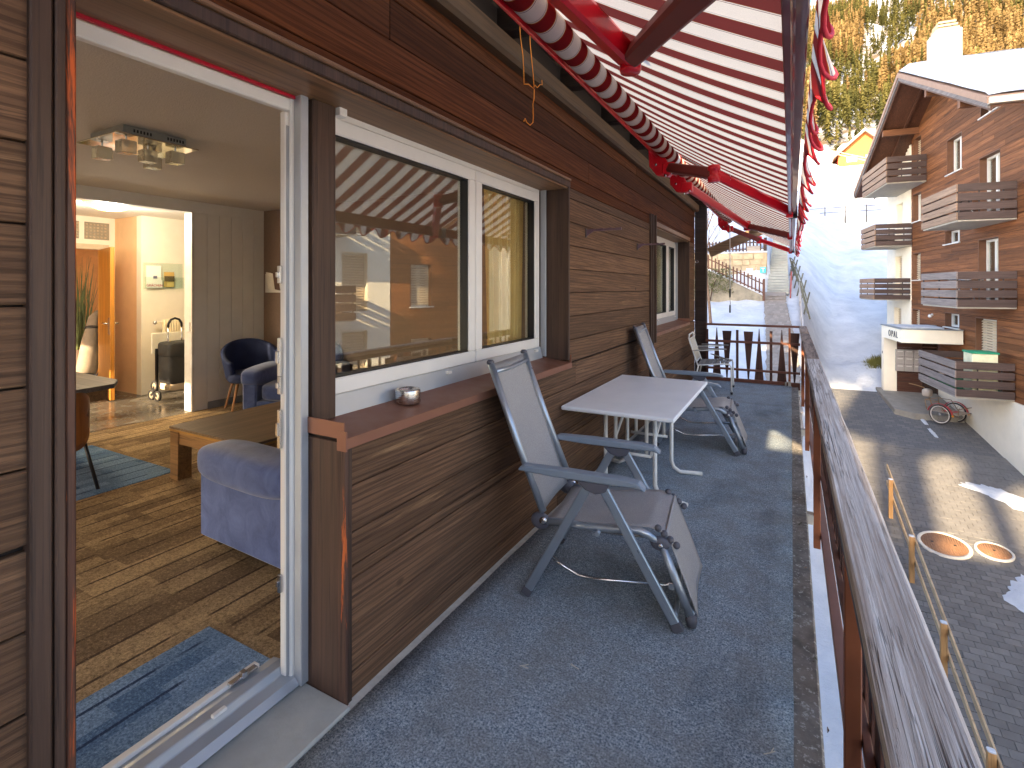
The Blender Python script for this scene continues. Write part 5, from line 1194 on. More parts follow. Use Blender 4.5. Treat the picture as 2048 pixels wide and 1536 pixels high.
# entrance canopy with the house name
cn = MB().box(3.47, 6.02, 1.70, 1.82, -0.43, 0.05).box(3.47, 3.59, 0.05, 1.70, -0.43, 0.05).box(5.90, 6.02, 0.05, 1.70, -0.43, 0.05).box(3.59, 5.90, 0.05, 1.70, -0.43, -0.2)
cno = cn.build('entrance_canopy', CREAM, op, world=False)
for bb in ((3.44, 6.05, 1.69, 1.86), (3.44, 3.61, 0.05, 1.688), (5.88, 6.05, 0.05, 1.688)): L('coping', plain('coping_sheet', (150, 160, 168), 0.4, 0.5), *bb, 0.052, 0.085, cno)
L('snow_layer', SNOW, 4.3, 5.87, 0.3, 1.69, -0.199, 0.10, cno, 0.03); L('dead_leaves', plain('dead_leaves', (110, 90, 70), 0.9), 3.62, 4.25, 0.1, 1.66, -0.199, -0.05, cno)
text('O P A L', 0.34, plain('dark_letter_metal', (70, 64, 66), 0.4, 0.4), cno, (0, 0, 0), (R(90), 0, R(180)), 0.006, 'lettering', 1.0)
lt = [o for o in cno.children if o.name.startswith('lettering')][0]; lt.location = (4.45, 1.835, -0.20)
pier = L('entrance_pier', CREAM, 5.72, 6.02, 1.38, 1.82, -3.4, -0.432)
L('door_bell', BLACK, 5.85, 5.90, 1.821, 1.83, -1.1, -1.0, pier)
for (a, b, z0, z1) in clad(0.05, 1.378, -3.2, -0.432, 0.17, []): L('entrance_board', wood('entrance_wall_boards', (104, 66, 48), (78, 48, 36), 'Y', 20, 1, 0.6, 0.3, 0.15), 5.72, 5.76, a, b, z0 + 0.003, z1 - 0.003)
L('door_glazing', plain('dark_glazing', (60, 44, 36), 0.2), 5.70, 5.715, 0.1, 0.55, -2.6, -0.6)
for z in (-0.8, -1.2): L('glazing_bar', REV, 5.69, 5.699, 0.1, 0.55, z, z + 0.05)
APR = stone('entrance_apron_stone', (150, 144, 134))
MB().add([(3.2, 0.1, -2.93), (6.1, 0.1, -2.52), (6.1, 2.0, -2.52), (3.6, 2.0, -2.86), (3.2, 1.5, -2.9), (3.2, 0.1, -3.4), (6.1, 0.1, -3.4), (6.1, 2.0, -3.4), (3.6, 2.0, -3.4), (3.2, 1.5, -3.4)], [(0, 1, 2, 3, 4), (1, 6, 7, 2), (2, 7, 8, 3), (3, 8, 9, 4), (4, 9, 5, 0)]).build('entrance_apron', APR, op, world=False)
# letter boxes
MBX = plain('letterbox_steel', (184, 176, 168), 0.45, 0.3, var=0.05)
t = thing('letter_boxes', 'block of nine pale letter boxes on the brown entrance wall', 'letter boxes', OPA, ORZ)
for i in range(3):
    for j in range(3):
        a = 0.58 + i * 0.29; z = -1.75 + j * 0.29
        b_ = MB().box(5.60, 5.705, a, a + 0.28, z, z + 0.28).build('letter_box', MBX, t, 0.006, world=False)
        MB().box(5.592, 5.5995, a + 0.05, a + 0.23, z + 0.19, z + 0.22).build('flap', WHITE, b_, world=False)
# cabinet and mat on the lowest balcony
t = thing('storage_cabinet', 'cream storage cabinet with green lid on the lowest balcony', 'cabinet', OPA, ORZ)
MB().box(0.25, 0.85, 0.35, 0.95, -1.57, -0.40).build('body', plain('cabinet_cream', (232, 228, 190), 0.5), t, 0.006, world=False); MB().box(0.22, 0.88, 0.32, 0.98, -0.398, -0.35).build('lid', plain('cabinet_green', (30, 150, 110), 0.5), t, 0.004, world=False)
t = thing('green_mat', 'green artificial grass mat on the lowest balcony', 'mat', OPA, ORZ); MB().box(0.15, 3.05, 0.05, 1.36, -1.578, -1.55).build('mat', plain('green_turf', (24, 110, 70), 0.9, bstr=0.3), t, world=False)
# furniture glimpsed on the balconies
for (z, lab) in ((3.67, 'round steel table on the upper near balcony'), (1.09, 'round steel table on the middle near balcony')):
    t = thing('balcony_table', lab, 'table', OPA, ORZ)
    MB().lathe([(0.001, z + 0.70), (0.42, z + 0.70), (0.44, z + 0.715), (0.42, z + 0.73), (0.001, z + 0.73)], 28, (1.3, 0.75, 0)).build('tabletop', STEEL, t, world=False)
    for a in range(4): MB().tube([(1.3 + 0.1 * math.cos(a * 1.57 + .4), 0.75 + 0.1 * math.sin(a * 1.57 + .4), z + 0.7), (1.3 + 0.34 * math.cos(a * 1.57 + .4), 0.75 + 0.34 * math.sin(a * 1.57 + .4), z)], 0.014, 8).build('leg', STEEL, t, world=False)
# wall lamp
t = thing('wall_lamp', 'small white wall lamp on the timber facade above the canopy', 'lamp', OPA, ORZ); MB().sphere((6.4, 0.10, 0.42), 0.07, 10).build('globe', WHITE, t, world=False); MB().box(6.37, 6.43, 0.0, 0.05, 0.44, 0.52).build('base', WHITE, t, world=False)
# the neighbouring twin further along, seen in the window reflection
OP2 = OPA + Vector((0.5, 0.0, 0))
ops2 = [(-6.2, -5.3, 3.5, 5.0, 's'), (-6.2, -5.3, 0.9, 2.4, 's'), (-4.0, -3.1, 3.5, 5.0, 's'), (-4.0, -3.1, 0.9, 2.4, 's'), (-4.0, -3.1, -1.7, -0.2, 's'), (-6.2, -5.3, -1.7, -0.2, 's'), (-8.7, -7.8, 3.3, 5.2, 's'), (-8.7, -7.8, 0.8, 2.7, 's'), (-8.7, -7.8, -1.7, 0.2, 's')]
bal2 = [(-12.2, -8.9, 1.42, 3.1, 4.15, OPD, 0), (-12.2, -8.9, 1.42, 0.6, 1.65, OPD, 0), (-12.2, -8.9, 1.42, -1.9, -0.85, OPD, 0)]
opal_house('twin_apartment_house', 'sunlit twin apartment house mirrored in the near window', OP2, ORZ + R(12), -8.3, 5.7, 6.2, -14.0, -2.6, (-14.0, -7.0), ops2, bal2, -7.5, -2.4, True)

# ------------------------------------------------------------------ old bicycle cart by the wall
t = thing('bicycle_cart', 'old two wheeled bicycle cart with red mudguards by the cream plinth', 'cart', (4.75, 22.7, zcourt(22.7) + 0.03), R(-41))
TYR = plain('cart_tyre', (60, 54, 52), 0.8); WWL = plain('white_wall_tyre', (224, 216, 204), 0.6); GOLD = plain('gold_cart_paint', (150, 116, 74), 0.5, var=0.2); REDC = plain('faded_red_mudguard', (196, 70, 76), 0.5)
for y in (-0.42, 0.42):
    w_ = MB().tube([(0.31 * math.cos(a), y, 0.34 + 0.31 * math.sin(a)) for a in [i * math.pi / 16 for i in range(32)]], 0.026, 8, closed=True).build('wheel', TYR, t, world=False)
    MB().tube([(0.285 * math.cos(a), y, 0.34 + 0.285 * math.sin(a)) for a in [i * math.pi / 16 for i in range(32)]], 0.020, 8, closed=True).build('rim', WWL, w_, world=False)
    sp = MB()
    for i in range(20):
        a = i * math.pi / 10; sp.tube([(0.02 * math.cos(a), y, 0.34 + 0.02 * math.sin(a)), (0.28 * math.cos(a), y, 0.34 + 0.28 * math.sin(a))], 0.003, 4, False)
    sp.build('spokes', STEEL, w_, world=False)
    MB().lathe([(0.001, y - 0.04), (0.025, y - 0.04), (0.025, y + 0.04), (0.001, y + 0.04)], 10, (0, 0, 0.34), 'Y').build('hub', STEEL, w_, world=False)
    mg = MB().grid(lambda u, v: (0.375 * math.cos(R(10 + 160 * u)), y + (v - 0.5) * 0.09, 0.34 + 0.375 * math.sin(R(10 + 160 * u))), 16, 2).build('mudguard', REDC, t, world=False); mg.modifiers.new('s', 'SOLIDIFY').thickness = 0.008
    MB().sphere((0.38, y, 0.36), 0.035, 6).build('reflector', plain('amber_reflector', (236, 150, 30), 0.3), t, world=False)
MB().box(-0.45, 0.5, -0.36, 0.36, 0.40, 0.425).build('deck', plain('worn_deck_board', (170, 156, 140), 0.7, var=0.2), t, world=False)
for (x0, x1) in ((-0.1, 0.05), (0.12, 0.27)): MB().box(x0, x1, -0.2, 0.2, 0.426, 0.429).build('red_marking', REDC, t, world=False)
MB().tube([(0.5, -0.36, 0.42), (0.52, -0.36, 0.62), (0.52, 0.36, 0.62), (0.5, 0.36, 0.42)], 0.013, 8).build('tail_hoop', GOLD, t, world=False)
for y in (-0.36, 0.36): MB().tube([(-0.45, y, 0.42), (-0.5, y, 0.75), (-0.1, y, 0.75), (0.1, y, 0.44)], 0.013, 8).build('side_hoop', GOLD, t, world=False)
MB().tube([(-0.5, -0.36, 0.75), (-0.5, 0.36, 0.75)], 0.013, 8).build('cross_tube', GOLD, t, world=False)
MB().tube([(-0.45, 0, 0.42), (-0.62, 0, 0.9), (-0.75, 0, 1.1), (-1.0, 0, 1.14), (-1.25, 0, 1.16)], 0.014, 8).build('drawbar', GOLD, t, world=False)
sv = MB(); rounded(sv, -0.78, -0.5, -0.14, 0.14, 0.78, 1.08, 0.7); sv.build('bundle', plain('grey_bundle', (190, 176, 160), 0.8), t, world=False)
# ------------------------------------------------------------------ path, stairs and walls beyond the balcony
PATHM = stone('path_stone', (150, 140, 130))
pth = tag(MB().grid(lambda u, v: (-0.62 + 0.95 * (u - 0.5) * (1 - 0.15 * noise.noise((u * 3, v * 30, 1))) + 0.40 * (1 - v) + 0.10 * math.sin(v * 5), 14 + 15.6 * v, zland(-0.5, 14 + 15.6 * v) * 1.0 + 0.10), 8, 60).build('path', PATHM, recalc=False), kind='structure')
pst = MB().box(-0.055, 0.055, -0.055, 0.055, -0.02, 0.0).mesh('path_stone', PATHM, bevel=0.004)
def pathx(v): return -0.62 + 0.40 * (1 - v) + 0.10 * math.sin(v * 5)
rg = random.Random(8); n = 0
for j in range(46):
    v = 0.10 + 0.88 * j / 46; y = 14 + 15.6 * v
    for i in range(6):
        if n >= 276: break
        o = link(bpy.data.objects.new('cobble', pst), pth); o.location = (pathx(v) - 0.36 + i * 0.145 + 0.06 * (j % 2), y, zland(-0.5, y) + 0.115 + rg.uniform(0, 0.012)); o.scale = (1.22, 2.9, 1.0); o.rotation_euler = (math.atan(0.2), 0, rg.uniform(-.06, .06)); n += 1
STW = plain('warm_stone_wall', (176, 158, 128), 0.9, var=0.25, scale=2.2, bstr=0.6, bscale=14)
GREYST = plain('mossy_grey_wall', (136, 128, 112), 0.9, var=0.35, scale=3, bstr=0.6, bscale=12)
st = thing('stone_wall', 'warm lit stone retaining wall below the picket fence', 'wall', (-4, 31, 1.2))
MB().box(-9, -1.14, 31.0, 31.5, -1.0, 3.47).build('masonry', STW, st, 0.03); MB().box(-9.02, -1.12, 30.96, 31.54, 3.47, 3.56).build('snow_cap', SNOW, st, 0.03)
rgs = random.Random(4)
z = 0.9; row = 0
while z < 3.4:
    x = -5.2 + 0.2 * (row % 2)
    while x < -1.2:
        w_ = rgs.uniform(0.35, 0.75); w_ = min(w_, -1.15 - x)
        if w_ > 0.12: MB().box(x + 0.012, x + w_ - 0.012, 30.965 - rgs.uniform(0, 0.02), 31.0, z + 0.012, z + 0.30).build('stone', STW, st, 0.02)
        x += w_
    z += 0.315; row += 1
t = thing('sign_t', 'turquoise square sign with a white letter T on the stone wall', 'sign', (-1.33, 30.93, 2.5))
MB().box(-1.48, -1.18, 30.90, 30.93, 2.36, 2.68).build('panel', plain('turquoise_panel', (60, 176, 184), 0.5), t, 0.004); text('T', 0.30, WHITE, t, (-1.33, 30.895, 2.51), (R(90), 0, 0), 0.004)
t = thing('notice_sheet', 'white sheet on the sunlit stone wall', 'notice', (-1.9, 30.9, 2.4)); MB().box(-2.17, -1.83, 30.90, 30.93, 2.28, 2.62).build('sheet', WHITE, t); MB().box(-2.15, -1.85, 30.905, 30.93, 1.7, 2.26).build('box_below', plain('wooden_box', (150, 120, 80), 0.7), t)
# stairs
ST = plain('grey_stair_slab', (156, 158, 152), 0.8, var=0.12, scale=4)
s_ = thing('stairs', 'long flight of grey slab stairs climbing the snowy slope', 'stairs', (-0.6, 29.6, 1.3))
for i in range(34):
    y = 29.6 + 0.235 * i; z = 1.38 + 0.152 * i; dx = 0.012 * i
    o = MB().box(-1.10 + dx * 0.6, -0.08 - dx * 0.6, y, y + 0.33, z - 0.13, z).build('step', ST, s_, 0.008)
MB().box(-1.08, -0.12, 29.7, 37.4, 0.2, 1.2).build('footing', GREYST, s_)
PKT = wood('dark_pickets', (84, 58, 48), (62, 42, 36), 'Z', 20, 1.2, 0.7, 0.3, 0.15)
f = thing('picket_fence', 'dark picket fence on top of the stone wall', 'fence', (-3, 31.2, 3.5))
for i in range(44): MB().box(-8.9 + i * 0.176, -8.9 + i * 0.176 + 0.085, 31.18, 31.205, 3.57, 4.18).build('picket', PKT, f)
for z in (3.68, 4.03): MB().box(-8.9, -1.16, 31.207, 31.24, z, z + 0.06).build('rail', PKT, f)
MB().box(-1.30, -1.16, 31.16, 31.30, 3.5, 4.30).build('post', PKT, f)
t = thing('name_board', 'weathered wooden name board hung on the picket fence', 'sign', (-1.8, 31.1, 3.7)); MB().box(-2.15, -1.48, 31.12, 31.16, 3.58, 3.86).build('board', wood('grey_name_board', (170, 160, 150), (136, 126, 116), 'X', 16, 1.2, 0.7), t, 0.01)
# sloping wall and fence in front of it
g = thing('garden_wall', 'mossy grey garden wall sloping down towards the path', 'wall', (-2.6, 28.6, 0))
MB().prism([(-4.6, -1.0), (-4.6, 2.75), (-3.6, 2.36), (-2.4, 1.75), (-1.25, 1.16), (-1.2, -1.0)], 'Y', 28.55, 28.85).build('masonry', GREYST, g, 0.02)
MB().prism([(-4.6, 2.77), (-4.6, 2.86), (-3.6, 2.47), (-2.4, 1.86), (-1.22, 1.26), (-1.22, 1.16), (-2.4, 1.76), (-3.6, 2.37)], 'Y', 28.5, 28.9).build('snow_cap', SNOW, g, 0.02)
f = thing('sloping_fence', 'brown picket fence sloping down along the garden wall', 'fence', (-2.6, 28.5, 2))
def zt(x): return 2.36 + (x + 3.6) * (1.16 - 2.36) / (2.35)
for i in range(19):
    x = -4.35 + i * 0.172; MB().box(x, x + 0.07, 28.46, 28.485, zt(x) + 0.05, zt(x) + 0.78).build('picket', wood('red_brown_pickets', (110, 72, 54), (80, 52, 42), 'Z', 20, 1.2, 0.7, 0.3, 0.15), f)
for dz in (0.16, 0.60): MB().bar((-4.4, 28.50, zt(-4.4) + dz), (-1.2, 28.50, zt(-1.2) + dz), 0.03, 0.06).build('rail', MATS['red_brown_pickets'], f)
MB().box(-1.24, -1.14, 28.44, 28.54, 0.9, 2.0).build('post', MATS['red_brown_pickets'], f)
# leaf clumps helper for shrubs and crowns
def clumps(n, fn, size, rg, mb=None, ar=0.5):
    m = mb or MB()
    for i in range(n):
        c_ = Vector(fn(rg)); a = Vector((rg.gauss(0, 1), rg.gauss(0, 1), rg.gauss(0, 1))).normalized(); b = a.orthogonal().normalized()
        b = (Matrix.Rotation(rg.uniform(0, 6.28), 3, a) @ b); cc = a.cross(b); s = size * rg.uniform(0.6, 1.4)
        m.add([c_ - b * s, c_ + cc * s * ar, c_ + b * s, c_ - cc * s * ar], [(0, 1, 2, 3)])
    return m
IVY = plain('dark_ivy', (82, 84, 46), 0.7, var=0.4, scale=3)
rg = random.Random(21)
t = thing('ivy_shrub', 'dark ivy shrub growing on the garden wall', 'shrub', (-3.6, 28.4, 1.4))
clumps(900, lambda r: (r.uniform(-4.5, -2.6), 28.35 + r.gauss(0, 0.12), 2.3 - 0.45 * 0 + r.uniform(-1.0, 0.25) - (0.5 * max(0, 0.0))), 0.055, rg).build('foliage', IVY, t, recalc=False)
MB().tube([(-3.7, 28.4, 0.9), (-3.6, 28.38, 1.5), (-3.4, 28.4, 2.0)], 0.03, 6).build('stem', PKT, t)
t = thing('dry_shrub', 'dry bushy grass patch beside the entrance canopy', 'shrub', (3.35, 27.4, -1.2))
DRY = plain('dry_green_grass', (116, 112, 52), 0.8, var=0.4, scale=2)
gm = MB()
for i in range(1300):
    x = rg.uniform(2.75, 4.2); y = 27.2 + rg.uniform(-0.5, 0.8); zb = zland(x, y) - 0.1; h = rg.uniform(0.2, 0.55) * smooth(2.6, 3.3, x); dx, dy = rg.uniform(-.2, .2), rg.uniform(-.25, .05)
    gm.add([(x - 0.015, y, zb), (x + 0.015, y, zb), (x + dx, y + dy, zb + h)], [(0, 1, 2)])
gm.build('blades', DRY, t, recalc=False); MB().tube([(3.9, 27.3, zland(3.9, 27.3)), (3.95, 27.3, zland(3.9, 27.3) + 0.7)], 0.008, 5).build('twig', PKT, t)
# bare tree at the house corner
BARK = plain('grey_bark', (120, 98, 80), 0.9, var=0.3, bstr=0.5, bscale=20)
GOLDL = plain('dry_golden_leaves', (214, 150, 60), 0.8, var=0.3)
t = thing('bare_tree', 'bare young tree with a few golden leaves beyond the house corner', 'tree', (-3.1, 24.0, zland(-3.1, 24)))
tb = MB(); tips = []
def branch(p, d, L_, r, lev, rg):
    pts = [p]; q = p
    for k in range(4):
        d = (d + Vector((rg.uniform(-.18, .18), rg.uniform(-.18, .18), 0.10))).normalized(); q = q + d * L_ / 4; pts.append(q)
    tb.tube(pts, [r * (1 - 0.16 * k) for k in range(5)], 6 if lev < 2 else 4, False)
    tips.append(q)
    if lev < 4:
        for k in range(3 if lev else 4):
            pt = pts[rg.randint(2, 4)]; a = rg.uniform(0, 6.28); dd = (d * 0.7 + Vector((math.cos(a), math.sin(a), 0.35)) * 0.8).normalized(); branch(pt, dd, L_ * 0.62, r * 0.5, lev + 1, rg)
branch(Vector((-3.1, 24.0, zland(-3.1, 24) - 0.1)), Vector((0.02, 0, 1)), 3.4, 0.075, 0, random.Random(3))
tb.build('trunk', BARK, t); clumps(110, lambda r: tuple(Vector(r.choice(tips)) + Vector((r.gauss(0, .12), r.gauss(0, .12), r.gauss(0, .12)))), 0.045, rg).build('crown', GOLDL, t, recalc=False)
# handrail beside the path, X fence and red pole on the slope
PALE = plain('pale_steel_rail', (176, 172, 170), 0.4, 0.5)
t = thing('path_handrail', 'thin steel handrail along the right side of the path', 'handrail', (0.4, 22, -0.5))
for i in range(7):
    y = 16 + i * 2.0; x = 0.42 - 0.006 * (y - 16); MB().tube([(x, y, zland(0.1, y) - 0.2), (x, y, zland(0.1, y) + 1.0)], 0.016, 6).build('post', PALE, t)
MB().tube([(0.42 - 0.006 * (y - 16), y, zland(0.1, y) + 1.0) for y in (15.5, 18, 20, 22, 24, 26, 28.5)], 0.018, 6).build('rail', PALE, t)
GRN = wood('mossy_poles', (120, 118, 100), (92, 92, 80), 'Y', 14, 1, 0.8)
t = thing('pole_fence', 'crossed wooden pole fence beside the stairs on the snow', 'fence', (0.3, 30, 1))
for i in range(6):
    y = 27.5 + i * 1.25; x = 0.62 - 0.09 * (y - 27.5); z = zland(x, y)
    MB().bar((x - 0.15, y - 0.2, z - 0.1), (x + 0.15, y + 0.35, z + 1.15), 0.05, 0.05).build('stake', GRN, t); MB().bar((x + 0.15, y - 0.1, z - 0.1), (x - 0.12, y + 0.3, z + 1.1), 0.05, 0.05).build('stake', GRN, t)
for dz in (0.45, 0.95): MB().tube([(0.62 - 0.09 * (y - 27.5), y, zland(0.62 - 0.09 * (y - 27.5), y) + dz) for y in (27.0, 29, 31, 33, 34.5)], 0.03, 6).build('pole', GRN, t)
t = thing('red_pole', 'short red marker pole standing in the snow beside the stairs', 'pole', (-0.02, 29.4, zland(0, 29.4)))
MB().bar((-0.03, 29.3, zland(0, 29.3)), (0.02, 29.3, zland(0, 29.3) + 1.35), 0.07, 0.07).build('shaft', plain('dull_red_pole', (120, 44, 48), 0.5), t); MB().box(-0.03, 0.07, 29.25, 29.35, zland(0, 29.3) + 1.35, zland(0, 29.3) + 1.45).build('cap', BLACK, t)

# ------------------------------------------------------------------ upper road: wall with rail, chalets
t = thing('road_wall', 'grey concrete road wall with dark steel rail above the snow slope', 'wall', (5, 58, 7.5))
MB().box(-20, 11.5, 58.0, 58.4, 6.0, 8.35).build('concrete', plain('blue_grey_concrete', (168, 172, 172), 0.9, var=0.12, scale=1), t, 0.02)
DST = plain('dark_steel_rail', (60, 54, 50), 0.5, 0.4)
for i in range(17): MB().box(-19.0 + i * 1.66 + 0.26, -19.0 + i * 1.66 + 0.34, 57.9, 57.98, 7.7, 9.35).build('post', DST, t)
for z in (8.75, 9.2): MB().box(-20, 9, 57.92, 57.97, z, z + 0.05).build('rail', DST, t)
for i in range(26): MB().box(-6 + i * 0.32, -6 + i * 0.32 + 0.1, 60.5, 60.54, 8.9, 9.6).build('low_picket', wood('tan_pickets', (200, 160, 96), (170, 130, 76), 'Z', 10, 1, 0.7), t)
YEL = wood('yellow_timber', (186, 104, 24), (160, 84, 18), 'X', 3, 0.4, 0.6, 0.1, 0.05)
REDS = plain('red_shutter', (200, 50, 34), 0.6); STON = plain('white_stone_base', (176, 172, 168), 0.85, var=0.1)
def chalet(name, label, x0, x1, y0, y1, zb, zw, pk, rdark, base=True):
    c = thing(name, label, 'house', ((x0 + x1) / 2, y0, zb)); xm = (x0 + x1) / 2
    MB().box(x0, x1, y0, y1, zb + (2.6 if base else 0), zw).build('wall', YEL, c); MB().prism([(x0, zw), (x1, zw), (xm, pk - 0.3)], 'Y', y0 + 0.01, y1).build('gable', YEL, c)
    if base:
        MB().box(x0 + 0.2, x1 + 3, y0 - 1.2, y1, zb - 2, zb + 2.6).build('stone_base', STON, c)
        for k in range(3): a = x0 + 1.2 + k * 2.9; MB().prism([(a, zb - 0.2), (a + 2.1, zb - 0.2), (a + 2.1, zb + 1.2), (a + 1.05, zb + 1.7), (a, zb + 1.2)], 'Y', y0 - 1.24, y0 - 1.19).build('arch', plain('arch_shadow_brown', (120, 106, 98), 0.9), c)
    for sg in (-1, 1):
        e = xm + sg * ((x1 - x0) / 2 + 1.0); sl = (pk - zw + 0.5) / ((x1 - x0) / 2 + 1.0)
        MB().prism([(xm, pk - 0.3), (e, zw - 0.5 - 0.3), (e, zw - 0.5), (xm, pk)], 'Y', y0 - 1.4, y1 + 1).build('roof', plain('chalet_roof_edge', (130, 104, 84), 0.7), c)
        MB().prism([(xm, pk + 0.01), (e, zw - 0.5 + 0.01), (e, zw - 0.15), (xm, pk + 0.4)], 'Y', y0 - 1.35, y1 + 1).build('roof_snow', SNOW, c)
    for (a, z) in ((x0 + 1.6, zb + 3.6), (x0 + 5.2, zb + 3.6)):
        w_ = MB().box(a - 0.1, a + 2.1, y0 - 0.10, y0 - 0.005, z - 0.1, z + 1.5).build('window', plain('window_brown_frame', (150, 90, 40), 0.6), c)
        MB().box(a + 0.05, a + 0.95, y0 - 0.13, y0 - 0.101, z + 0.05, z + 1.35).box(a + 1.05, a + 1.95, y0 - 0.13, y0 - 0.101, z + 0.05, z + 1.35).build('pane', plain('bright_pane', (226, 226, 226), 0.2), w_)
        MB().box(a + 2.15, a + 3.2, y0 - 0.10, y0 - 0.01, z - 0.1, z + 1.5).build('shutter', REDS, c)
    for k in range(5): MB().box(x0 + 1.2, x0 + 6, y0 - 0.9, y0 - 0.86, zb + 2.65 + k * 0.2, zb + 2.65 + k * 0.2 + 0.14).build('balcony_board', wood('chalet_balcony', (190, 140, 60), (160, 110, 44), 'X', 3, 0.5), c)
    for (a) in ((x0 - 0.02),):
        for yy in (y0 + 1, y0 + 4): MB().box(a - 0.04, a, yy, yy + 1.2, zb + 3.4, zb + 5).build('shutter', REDS, c)
    return c
chalet('yellow_chalet', 'yellow timber chalet with red shutters above the snow slope', 9.6, 19.6, 140, 150, 26.6, 32.0, 37.0, True)
t = thing('dormer', 'dormer with snow cap on the yellow chalet roof', 'dormer', (10.8, 143, 34)); MB().box(9.9, 11.9, 143, 146, 31.5, 34.3).build('cheek', plain('dormer_brown', (130, 90, 70), 0.7), t); MB().prism([(9.6, 34.3), (10.9, 35.4), (12.2, 34.3)], 'Y', 142.6, 146).build('snow', SNOW, t)
chalet('small_chalet', 'small brown chalet half hidden behind the awning hem', 1.8, 6.4, 146, 152, 27.0, 31.0, 33.4, True, False)
RAILF = wood('grey_field_rail', (190, 176, 156), (160, 146, 128), 'X', 4, 0.5, 0.7)
t = thing('field_fence', 'wooden field fence in the snow before the chalets', 'fence', (8, 133, 26))
for i in range(26): x = -8 + i * 1.2; MB().box(x, x + 0.14, 133, 133.14, zland(x, 133) - 0.2, zland(x, 133) + 1.3).build('post', RAILF, t)
for dz in (0.5, 1.05): MB().bar((-8, 133.2, zland(-8, 133) + dz), (24, 133.2, zland(24, 133) + dz), 0.06, 0.16).build('rail', RAILF, t)

# ------------------------------------------------------------------ mountain and its forest
def zmount(x, y):
    b = 38 + 0.62 * (y - 185) if y > 185 else 38 - 0.35 * (185 - y)
    n1 = noise.fractal((x * 0.010, y * 0.008, 0.5), 1.0, 2.0, 4) * 16 * smooth(185, 260, y); n2 = noise.noise((x * 0.05, y * 0.05, 3)) * 3
    g = -14 * math.exp(-((x - (0.135 * y)) / 16) ** 2) * smooth(230, 330, y)
    return b + n1 + n2 + g
def mountmat():
    s = N('snowy_mountain_ground'); v = s.coords(rand=False); a = s.noise(v, 0.06, 8, 0.7); b = s.noise(v, 0.5, 6, 0.7)
    col = s.mix(s.ramp(a, [(0.42, 0.0), (0.56, 1.0)]), lin((84, 72, 58)), lin((160, 166, 176)))
    col = s.mix(s.ramp(b, [(0.55, 0.0), (0.7, 0.8)]), col, lin((96, 84, 70)))
    s.bsdf(col, 0.9, 0, bump=b, bstr=0.5, bdist=1.0); return s.m
mm = MB(); mx, my = [(-260 + 12 * i) for i in range(56)], [170 + 9 * j for j in range(48)]
vs = [(x, y, zmount(x, y)) for x in mx for y in my]
mm.add(vs, [(i * 48 + j, (i + 1) * 48 + j, (i + 1) * 48 + j + 1, i * 48 + j + 1) for i in range(55) for j in range(47)], True)
tag(mm.build('mountain', mountmat(), recalc=False), kind='structure')
def folmat(name, c1, c2, sc=0.05):
    s = N(name); at = s.n('ShaderNodeAttribute'); at.attribute_name = 'tone'; v = s.coords(rand=False); f = s.noise(v, 0.8, 3, 0.6)
    col = s.mix(at.outputs['Fac'], lin(c1), lin(c2)); col = s.mix(s.ramp(f, [(0.4, 0.35), (0.65, 0.0)]), col, tuple(x * 0.6 for x in lin(c1)))
    d = s.n('ShaderNodeBsdfDiffuse'); s.l(col, d.inputs[0]); tr = s.n('ShaderNodeBsdfTranslucent'); s.l(col, tr.inputs[0]); mx_ = s.n('ShaderNodeMixShader'); mx_.inputs[0].default_value = 0.5
    s.l(d.outputs[0], mx_.inputs[1]); s.l(tr.outputs[0], mx_.inputs[2]); s.l(mx_.outputs[0], s.o.inputs[0]); return s.m
import numpy as np
def forest(name, label, n, seed, mat, hmin, hmax, slim, keep):
    R_ = np.random.default_rng(seed); V = []; T = []; cnt = 0
    K = 84
    P = []
    while cnt < n:
        y = 188 + (R_.random() ** 0.8) * 330; x = y * (-0.10 + 0.50 * R_.random())
        if not keep(x, y, R_): continue
        P.append((x, y, zmount(x, y))); cnt += 1
    P = np.array(P); N_ = len(P); H = R_.uniform(hmin, hmax, N_); tone = R_.random(N_)
    # blades: quads drooping from the axis, wider towards the foot
    f = R_.random((N_, K)) ** 0.8; ang = R_.uniform(0, 2 * np.pi, (N_, K)); rad = (1 - f) * slim * H[:, None] * R_.uniform(0.35, 1.15, (N_, K)) + 0.25
    zc = P[:, 2][:, None] + H[:, None] * (0.10 + 0.90 * f); ca, sa = np.cos(ang), np.sin(ang); wd = H[:, None] * 0.028 * R_.uniform(0.6, 1.5, (N_, K))
    cx, cy = P[:, 0][:, None], P[:, 1][:, None]
    a = np.stack([cx + 0 * ca, cy + 0 * sa, zc + H[:, None] * 0.05], -1); b = np.stack([cx + rad * ca * 0.6 - sa * wd, cy + rad * sa * 0.6 + ca * wd, zc], -1)
    c = np.stack([cx + rad * ca, cy + rad * sa, zc - rad * 0.35], -1); d = np.stack([cx + rad * ca * 0.6 + sa * wd, cy + rad * sa * 0.6 - ca * wd, zc - H[:, None] * 0.02], -1)
    V = np.stack([a, b, c, d], 2).reshape(-1, 3); nq = N_ * K
    me = bpy.data.meshes.new(name); me.vertices.add(len(V)); me.vertices.foreach_set('co', V.astype(np.float32).ravel())
    me.loops.add(nq * 4); me.loops.foreach_set('vertex_index', np.arange(nq * 4, dtype=np.int32)); me.polygons.add(nq)
    me.polygons.foreach_set('loop_start', np.arange(0, nq * 4, 4, dtype=np.int32)); me.polygons.foreach_set('loop_total', np.full(nq, 4, dtype=np.int32)); me.update()
    at = me.attributes.new('tone', 'FLOAT', 'POINT'); at.data.foreach_set('value', np.repeat(tone, K * 4).astype(np.float32))
    me.materials.append(mat); o = link(bpy.data.objects.new(name, me)); return tag(o, label, 'forest', kind='stuff')
gully = lambda x, y: abs(x - 0.135 * y) < 12 and y > 300
